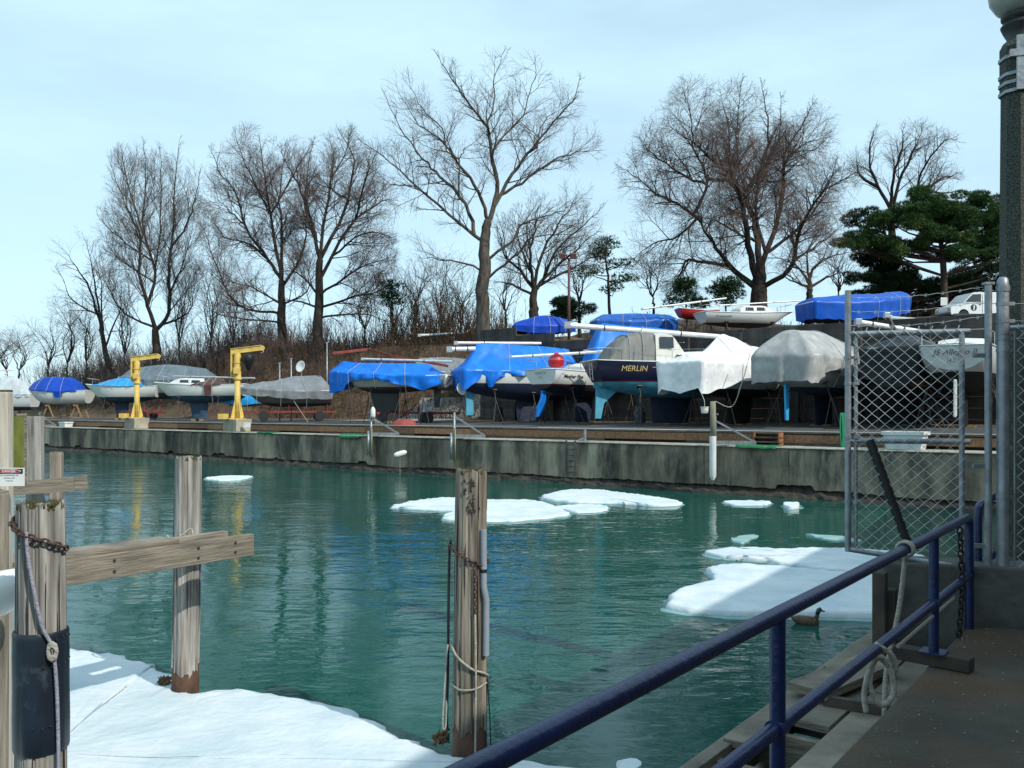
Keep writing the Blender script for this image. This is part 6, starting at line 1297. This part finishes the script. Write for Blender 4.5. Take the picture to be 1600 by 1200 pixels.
# central cottonwood
Lc = [[(748, 380), (716, 348), (652, 292), (612, 256), (562, 218)], [(746, 356), (728, 320), (688, 276), (660, 248), (624, 196), (598, 142)], [(760, 336), (748, 300), (716, 256), (692, 220), (656, 196), (632, 160)],
      [(764, 348), (776, 300), (768, 240), (760, 200), (728, 156), (704, 120), (682, 84)], [(770, 236), (788, 212), (816, 180), (832, 132), (836, 94)], [(762, 195), (772, 160), (772, 120), (788, 80)], [(772, 328), (800, 272), (832, 232), (864, 192), (892, 160), (906, 122)],
      [(780, 316), (816, 284), (856, 256), (892, 240), (926, 236)], [(764, 412), (800, 376), (820, 348), (872, 332), (892, 320)], [(766, 432), (800, 404), (832, 372), (880, 366)], [(748, 428), (720, 410), (688, 406), (668, 402)], [(720, 300), (716, 262), (722, 238), (736, 226)], [(700, 236), (690, 200), (660, 170), (640, 130)], [(840, 226), (850, 190), (880, 168)], [(660, 300), (640, 290), (610, 286), (590, 270)]]
bare_tree('tall bare cottonwood with wide forking limbs rising above the blue tarps', 755, 530, 63, [(755, 532), (755, 470), (756, 410), (758, 370), (762, 345)], Lc, 0.56, cfgx(dens=(1.5, 3.0, 5.5), len=(2.6, 1.6, 0.95), up=(0.03, 0.05, 0.05, 0.03)), bark, twig_g, 1, env=(750, 245, 190, 172), lim_r=[.32, .36, .34, .48, .24, .2, .36, .28, .26, .24, .18, .15, .15, .15, .14])
# broad elm on the right
Le = [[(1177, 450), (1147, 423), (1120, 387), (1097, 353), (1087, 323)], [(1090, 340), (1057, 317), (1023, 303), (997, 277), (967, 260)], [(1088, 325), (1103, 297), (1100, 263), (1083, 230), (1080, 180), (1067, 140)], [(1183, 443), (1170, 383), (1160, 323), (1147, 280), (1117, 253), (1090, 230), (1045, 195)], [(1147, 280), (1137, 250), (1140, 207), (1127, 150)],
      [(1188, 423), (1180, 357), (1167, 307), (1187, 267), (1200, 223), (1197, 173), (1190, 130)], [(1193, 423), (1210, 357), (1223, 303), (1227, 240), (1257, 190), (1270, 157)], [(1197, 450), (1233, 423), (1247, 373), (1267, 323), (1300, 290), (1330, 277)], [(1207, 397), (1250, 353), (1287, 307), (1307, 250)], [(1160, 367), (1120, 347), (1087, 337)], [(1130, 410), (1077, 407), (1063, 430), (1045, 455)], [(1167, 307), (1153, 257), (1153, 190), (1160, 125)], [(1110, 290), (1060, 270), (1020, 240), (1000, 215)], [(1225, 260), (1250, 230), (1290, 215)], [(1090, 345), (1060, 370), (1020, 380), (995, 400)], [(1205, 400), (1180, 300), (1215, 220), (1220, 150)], [(1240, 410), (1280, 380), (1320, 350)]]
bare_tree('broad round crowned bare elm behind the upper boats on the right', 1185, 470, 66, [(1186, 474), (1186, 450), (1187, 430), (1188, 412)], Le, 0.70, cfgx(dens=(2.9, 3.6, 7.0), up=(0.02, 0.02, 0.01, 0.0), len=(3.4, 1.8, 1.05), ang=(25, 66), wander=(0.14, 0.16, 0.2, 0.2)), bark2, twig_r, 2, depth=0.7, env=(1150, 300, 188, 190), lim_r=[.5, .28, .25, .5, .25, .5, .42, .4, .26, .25, .25, .25, .2, .2, .2, .25, .22])
# tall forked tree on the left
La = [[(242, 512), (231, 478), (217, 425), (220, 372), (196, 320), (172, 255)], [(235, 478), (242, 425), (224, 355), (228, 285), (224, 222)], [(245, 516), (263, 488), (264, 425), (270, 355), (273, 285), (280, 222)], [(231, 509), (196, 491), (175, 460), (160, 430)], [(266, 509), (294, 488), (305, 443)], [(217, 400), (185, 370), (158, 345)], [(268, 390), (292, 350), (305, 310), (312, 270)], [(222, 350), (200, 290), (190, 235)], [(268, 450), (286, 410), (300, 360)], [(224, 440), (196, 410), (175, 385)], [(240, 430), (250, 360), (252, 290), (250, 230)]]
bare_tree('tall twin forked bare tree rising behind the left crane', 245, 572, 84, [(246, 576), (244, 545), (243, 512)], La, 0.55, cfgx(dens=(2.3, 3.0, 5.0), len=(4.0, 2.1, 1.2), ang=(18, 42), up=(0.03, 0.10, 0.08, 0.05)), bark2, twig_g, 3, depth=0.4, env=(236, 375, 90, 165), lim_r=[.5, .4, .5, .3, .3, .22, .25, .2, .2, .2, .2])
L4 = [[(440, 440), (419, 405), (384, 356), (370, 307), (342, 265), (330, 232)], [(436, 433), (422, 335), (415, 282), (405, 215)], [(440, 440), (440, 370), (437, 300), (447, 230)], [(430, 492), (370, 475), (335, 405), (318, 356)], [(445, 450), (470, 400), (480, 330), (470, 250)], [(425, 400), (390, 380), (350, 370), (325, 330)], [(430, 470), (395, 450), (360, 440)], [(440, 480), (480, 455), (490, 420)], [(384, 356), (360, 330), (340, 310)], [(420, 320), (390, 270), (370, 220)], [(440, 330), (460, 270), (490, 220)], [(432, 505), (390, 500), (340, 490), (315, 470)]]
bare_tree('dense reddish bare tree left of the pair behind the right crane', 440, 545, 76, [(440, 545), (440, 490), (440, 438)], L4, 0.50, cfgx(dens=(2.9, 3.5, 6.5), up=(0.02, 0.04, 0.03, 0.02), len=(3.4, 1.8, 1.05), ang=(22, 60)), bark2, twig_r, 4, depth=0.6, env=(402, 360, 92, 168), lim_r=[.45, .42, .42, .3, .35, .28, .25, .25, .2, .22, .22, .22])
L5 = [[(499, 405), (488, 350), (470, 300), (450, 260), (440, 235)], [(502, 410), (538, 328), (552, 250), (530, 205)], [(505, 440), (545, 356), (590, 318), (615, 310)], [(498, 420), (510, 330), (520, 260), (515, 215)], [(500, 460), (470, 430), (440, 420)], [(506, 450), (560, 420), (600, 405)], [(504, 480), (550, 465), (590, 455), (612, 440)], [(538, 330), (570, 280), (590, 235)], [(495, 480), (460, 470), (430, 468)], [(520, 380), (570, 365), (610, 370)], [(515, 290), (540, 240), (545, 205)], [(505, 490), (560, 490), (600, 500)], [(500, 380), (478, 330), (480, 270), (490, 220)]]
bare_tree('dense reddish bare tree with round crown right of the pair behind the right crane', 498, 540, 73, [(497, 540), (498, 480), (500, 405)], L5, 0.52, cfgx(dens=(2.9, 3.5, 6.5), up=(0.02, 0.04, 0.03, 0.02), len=(3.4, 1.8, 1.05), ang=(22, 60)), bark2, twig_r, 5, depth=0.6, env=(520, 365, 104, 168), lim_r=[.42, .45, .4, .42, .28, .3, .28, .25, .25, .25, .22, .22, .25])
L6 = [[(834, 452), (815, 425), (790, 400), (778, 370)], [(834, 450), (828, 400), (835, 360), (838, 330)], [(838, 452), (860, 425), (900, 390), (935, 360)], [(836, 445), (850, 390), (880, 340), (900, 310)], [(842, 448), (890, 420), (940, 395)], [(832, 460), (800, 445), (775, 440)], [(845, 430), (870, 390), (915, 350), (940, 325)], [(832, 430), (812, 385), (805, 350)]]
bare_tree('smaller spreading bare tree beside the flood light pole', 834, 492, 68, [(834, 494), (834, 475), (835, 450)], L6, 0.45, cfgx(dens=(2.2, 3.2, 5.0), len=(3.0, 1.7, 1.0)), bark2, twig_g, 6, depth=0.6, env=(862, 395, 92, 98), lim_r=[.5, .45, .5, .45, .4, .35, .3, .3])
L7 = [[(1385, 330), (1372, 290), (1358, 255), (1362, 215), (1368, 200)], [(1390, 330), (1395, 280), (1410, 230), (1412, 200)], [(1400, 330), (1412, 270), (1430, 230), (1440, 205)], [(1425, 320), (1440, 270), (1470, 225), (1490, 215)], [(1440, 310), (1470, 280), (1500, 270)], [(1372, 290), (1345, 275), (1340, 260)], [(1430, 300), (1460, 300), (1500, 300)]]
bare_tree('wind swept bare tree top showing above the dark pine', 1405, 470, 78, [(1400, 480), (1396, 400), (1392, 330)], L7, 0.5, cfgx(dens=(2.0, 3.0, 5.0), len=(3.2, 1.7, 1.0)), bark2, twig_g, 7, depth=0.5, env=(1415, 295, 95, 105), lim_r=[.45]*7)
L8 = [[(152, 500), (140, 450), (120, 420), (104, 395)], [(158, 510), (148, 440), (135, 380)], [(165, 520), (158, 460), (150, 400)], [(150, 490), (115, 470), (100, 440)], [(170, 540), (185, 490), (190, 450)]]
bare_tree('leaning thin bare tree left of the tall forked tree', 168, 575, 88, [(170, 582), (164, 545), (158, 510)], L8, 0.34, cfgx(dens=(1.4, 2.2, 2.4), len=(2.6, 1.5, 0.9), up=(0, 0.0, 0, 0)), bark2, twig_g, 8, lim_r=[.5, .5, .4, .4, .4])
L9 = [[(1264, 445), (1250, 420), (1235, 400)], [(1266, 440), (1275, 415), (1300, 400), (1330, 395)], [(1266, 440), (1262, 405), (1270, 380)], [(1268, 450), (1300, 430), (1325, 425)], [(1262, 450), (1240, 440), (1222, 430)]]
bare_tree('small crooked bare tree between the elm and the dark pine', 1265, 470, 70, [(1265, 476), (1265, 455), (1265, 440)], L9, 0.32, cfgx(dens=(1.6, 2.4, 2.6), len=(2.0, 1.2, 0.8), wander=(0.15, 0.25, 0.25, 0.2)), bark2, twig_r, 9, lim_r=[.5]*5)
for k, (px, base, top, Y) in enumerate(((75, 590, 510, 92), (105, 590, 480, 90), (30, 592, 525, 96), (195, 580, 455, 90), (280, 572, 430, 86), (330, 560, 420, 82), (615, 530, 430, 74), (650, 530, 425, 72), (690, 528, 420, 70), (720, 528, 440, 72), (570, 535, 440, 76), (905, 490, 400, 74), (1020, 480, 400, 78), (10, 592, 530, 90), (135, 585, 480, 92), (365, 555, 450, 84), (790, 500, 430, 75), (1310, 470, 400, 80))):
    r_ = np.random.default_rng(100+k); ln_ = [[(px, base-(base-top)*0.2), (px+r_.uniform(-12, 12), base-(base-top)*0.55), (px+r_.uniform(-25, 25), top+10)] for _ in range(5)]
    side = ('second bare sapling from the left edge of the view', 'bare sapling between the left edge and the leaning thin tree', 'leftmost but one bare sapling above the cabin boat', 'bare sapling just left of the tall twin forked tree', 'bare sapling just right of the tall twin forked tree', 'bare sapling left of the dense reddish pair, nearest the forked tree', 'thin brown sapling beside the small dark evergreen', 'thin brown sapling in the middle of the brown thicket', 'thin brown sapling right of the middle of the brown thicket', 'thin brown sapling closest to the cottonwood trunk', 'bare sapling just right of the dense reddish pair', 'bare sapling right of the flood light pole', 'bare sapling between the umbrella pine and the elm', 'leftmost bare sapling at the edge of the view', 'bare sapling touching the leaning thin tree', 'bare sapling at the left foot of the dense reddish pair', 'bare sapling between the cottonwood and the smaller spreading tree', 'bare sapling between the crooked tree and the dark pine')[k]
    bare_tree(side, px, base, Y, [(px, base), (px, base-(base-top)*0.1), (px, base-(base-top)*0.2)], ln_, 0.12, cfgx(dens=(1.8, 2.2, 2.0), len=(2.6, 1.5, 1.0)), bark2, twig_b if 5 < k < 11 else twig_g, 200+k, name='bare_sapling', group='bare saplings on the bank', lim_r=[.6]*5)
# ---- brown thickets (uncountable stems)
def thicket(label, t0, t1, d0, d1, n, hmax, m, seed, red=0.25):
    rnd = np.random.default_rng(seed); lb = Limbs(); made = 0
    while made < n:
        t, d = rnd.uniform(t0, t1), rnd.uniform(d0, d1); q = td(t, d); z = hgt(t, d); hh = hmax*rnd.uniform(0.35, 1)*(0.75+0.5*noise.noise(Vector((t*0.3, d*0.3, seed)))); made += 1
        p = np.array([q.x, q.y, z-0.1]); d_ = nrm(np.array([rnd.normal(0, 0.22), rnd.normal(0, 0.22), 1.0])); pts = [p]; ds = []
        for i in range(4): d_ = nrm(d_+rnd.normal(0, 0.13, 3)); p = p+d_*hh/4; pts.append(p); ds.append(d_)
        lb.add(np.array(pts), np.array([0.028, 0.022, 0.016, 0.012, 0.006])*(0.6+0.12*hmax), 3)
        for k in range(int(4+hh*1.6)):
            i = rnd.integers(0, 4); b = pts[i]+(pts[i+1]-pts[i])*rnd.uniform(0, 1); dd = nrm(ds[i]+rnd.normal(0, 0.55, 3)); l_ = hh*rnd.uniform(0.12, 0.3); m1 = b+dd*l_*0.5; e = m1+nrm(dd+rnd.normal(0, 0.3, 3)+np.array([0, 0, 0.2]))*l_*0.5; lb.add(np.array([b, e]), np.array([0.013, 0.005]), 3)
    o = lb.build('thicket', m); tag(o, label, 'thicket', kind='stuff'); return o
thicket('brown leafless thicket on the bank left of the cottonwood', 30, 44, 17, 24, 650, 6.0, twig_b, 301); thicket('low dry brush covering the brown bank behind the runabout', 24, 60, 10.5, 19, 5600, 1.5, twig_b, 302); thicket('tangled bare brush behind the left hand boats', 56, 96, 10.5, 20, 1900, 6.5, twig_g, 303); thicket('dark low brush at the foot of the trees behind the cranes', 42, 68, 10.5, 19, 2000, 3.6, twig_r, 304); thicket('sparse dry brush along the upper bank behind the boats', 2, 28, 19, 36, 700, 2.2, twig_b, 305)
thicket('tall bare brush far behind the left trees', 62, 115, 20, 34, 900, 8.5, twig_r, 306)
# ---- evergreens
needle = mat('pine_needles', (0.06, 0.125, 0.032), (0.022, 0.055, 0.018), rough=0.8, scale=1.2, spec=0.2, lo=0.3, hi=0.7, c3=(0.11, 0.14, 0.03), s3=0.5); needle_d = mat('dark_needles', (0.026, 0.062, 0.022), (0.012, 0.03, 0.013), rough=0.8, scale=1.2, spec=0.2)
def tufts(centers, radii, per, size, m, name, parent, O, seed):
    rnd = np.random.default_rng(seed); V = []
    for c, r in zip(centers, radii):
        k = int(per*r[0]*r[1]); d = rnd.normal(0, 1, (k, 3)); d /= np.linalg.norm(d, axis=1, keepdims=True); rad = rnd.uniform(0.35, 1.0, (k, 1))**0.5
        p = np.array(c)-O+d*rad*np.array(r); nd = d*0.6+rnd.normal(0, 0.5, (k, 3))+np.array([0, 0, 0.45]); nd /= np.linalg.norm(nd, axis=1, keepdims=True)
        for f in range(5):
            a = nd+rnd.normal(0, 0.45, (k, 3)); a /= np.linalg.norm(a, axis=1, keepdims=True); s_ = np.cross(a, rnd.normal(0, 1, (k, 3))); s_ /= np.linalg.norm(s_, axis=1, keepdims=True); L_ = size*rnd.uniform(0.6, 1.3, (k, 1)); V.append(np.stack([p-s_*L_*0.09, p+s_*L_*0.09, p+a*L_], axis=1))
    V = np.concatenate(V).reshape(-1, 3); F = np.arange(len(V), dtype=np.int32).reshape(-1, 3); return np_mesh(name, V, F, 3, m, parent, smooth=False)
def pine(label, px, base, Y, clumps, rb_, m, seed, per=420, size=0.25, trunk=None, depth=1.6):
    q = at(px, base, Y); zg = gz(q.x, q.y); O = np.array([q.x, q.y, zg]); root = thing('pine_tree', label, 'tree', (q.x, q.y, zg), 0, 'evergreens on the bank'); rnd = np.random.default_rng(seed); C = []; R_ = []
    for (cx, cy, rx, ry) in clumps:
        c = np.array(at(cx, cy, Y)); mx_ = rx*Y/FPX; mz = ry*Y/FPX
        nsub = max(5, int(mx_*mz*8))
        for k in range(nsub):
            o_ = np.array([rnd.uniform(-1, 1)*mx_*0.85, rnd.uniform(-1, 1)*depth, rnd.uniform(-1, 1)*mz*0.8]); C.append(c+o_); s_ = rnd.uniform(0.5, 1.0); R_.append((s_*0.95, s_*0.95, s_*0.42))
    tufts(C, R_, per, size, m, 'crown', root, O, seed+1)
    lb = Limbs(); tp = trunk or [(px, base), (px, clumps[0][1])]
    P = [np.array(at(a, b, Y))-O for a, b in tp]; P[0][2] = -0.5; pts = []
    for a, b in zip(P, P[1:]):
        for k in range(5): pts.append(a+(b-a)*k/5+rnd.normal(0, 0.05, 3))
    pts.append(P[-1]); pts = np.array(pts); lb.add(pts, np.linspace(rb_, rb_*0.3, len(pts)), 8)
    for c in C[::2]:
        e = np.array(c)-O; zz = e[2]-abs(e[0])*0.35; i = int(np.argmin(np.abs(pts[:, 2]-max(zz, 0.8)))); a = pts[i]; mid = (a+e)/2+np.array([0, 0, -0.15])+rnd.normal(0, 0.2, 3); lb.add(np.array([a, (a+mid)/2+rnd.normal(0, .08, 3), mid, (mid+e)/2+rnd.normal(0, .08, 3), e]), np.array([rb_*0.35, rb_*0.3, rb_*0.22, rb_*0.15, 0.02]), 5)
    lb.build('trunk', mat('pine_bark', (0.05, 0.03, 0.02), (0.022, 0.015, 0.012), rough=0.95, scale=4), root); return root
pine('large dark spreading pine at the right behind the van', 1475, 455, 72, [(1430, 320, 40, 14), (1490, 318, 45, 16), (1545, 325, 30, 18), (1400, 345, 50, 14), (1460, 350, 60, 20), (1530, 355, 40, 20), (1400, 380, 45, 12), (1470, 375, 50, 10), (1540, 385, 35, 14), (1345, 370, 25, 10), (1440, 300, 20, 8), (1575, 350, 25, 30), (1330, 380, 20, 10), (1430, 395, 45, 8), (1500, 400, 50, 9), (1560, 405, 30, 12), (1480, 340, 70, 16)], 0.32, needle, 401, trunk=[(1478, 460), (1474, 410), (1470, 370), (1465, 320)])
pine('dark evergreen left of the big pine behind the blue wrapped boat', 1395, 460, 76, [(1345, 340, 18, 14), (1340, 375, 30, 10), (1355, 400, 30, 16), (1385, 420, 35, 16), (1350, 430, 30, 14), (1400, 440, 45, 14), (1370, 455, 50, 12), (1440, 450, 50, 14), (1500, 445, 50, 14), (1540, 430, 40, 20), (1560, 455, 40, 16)], 0.35, needle_d, 402, trunk=[(1395, 470), (1392, 420), (1380, 350)])
pine('thin umbrella shaped pine between the flood light pole and the elm', 952, 480, 70, [(948, 388, 26, 6), (935, 400, 20, 5), (972, 412, 22, 5), (930, 425, 20, 5), (980, 435, 22, 4), (950, 380, 12, 5), (960, 450, 16, 5)], 0.16, needle, 403, trunk=[(953, 486), (951, 440), (944, 390)], per=90, depth=0.9)
pine('dark cone shaped evergreen below the elm on the left', 1072, 475, 64, [(1072, 440, 10, 8), (1072, 452, 18, 8), (1070, 465, 26, 8), (1072, 475, 28, 6)], 0.12, needle_d, 404, depth=0.8, per=170); pine('dark cone shaped evergreen below the elm nearer its trunk', 1135, 475, 64, [(1135, 444, 10, 6), (1135, 456, 18, 7), (1135, 468, 22, 7)], 0.12, needle_d, 405, depth=0.7, per=170)
pine('small dark evergreen in the brown thicket', 612, 520, 72, [(612, 450, 7, 6), (612, 462, 12, 7), (614, 472, 12, 6)], 0.08, needle_d, 406, depth=0.5, per=90); pine('low dark evergreen bush behind the flood light pole', 905, 495, 70, [(890, 476, 20, 7), (905, 484, 26, 8), (880, 490, 24, 7)], 0.14, needle_d, 407, depth=0.8); pine('broad dark hedge of evergreens behind the van', 1500, 480, 80, [(1400, 470, 50, 14), (1460, 475, 50, 14), (1520, 470, 50, 16), (1580, 470, 50, 18), (1350, 468, 40, 10), (1430, 490, 60, 10), (1560, 490, 60, 10)], 0.2, needle_d, 408, per=300, depth=1.5)
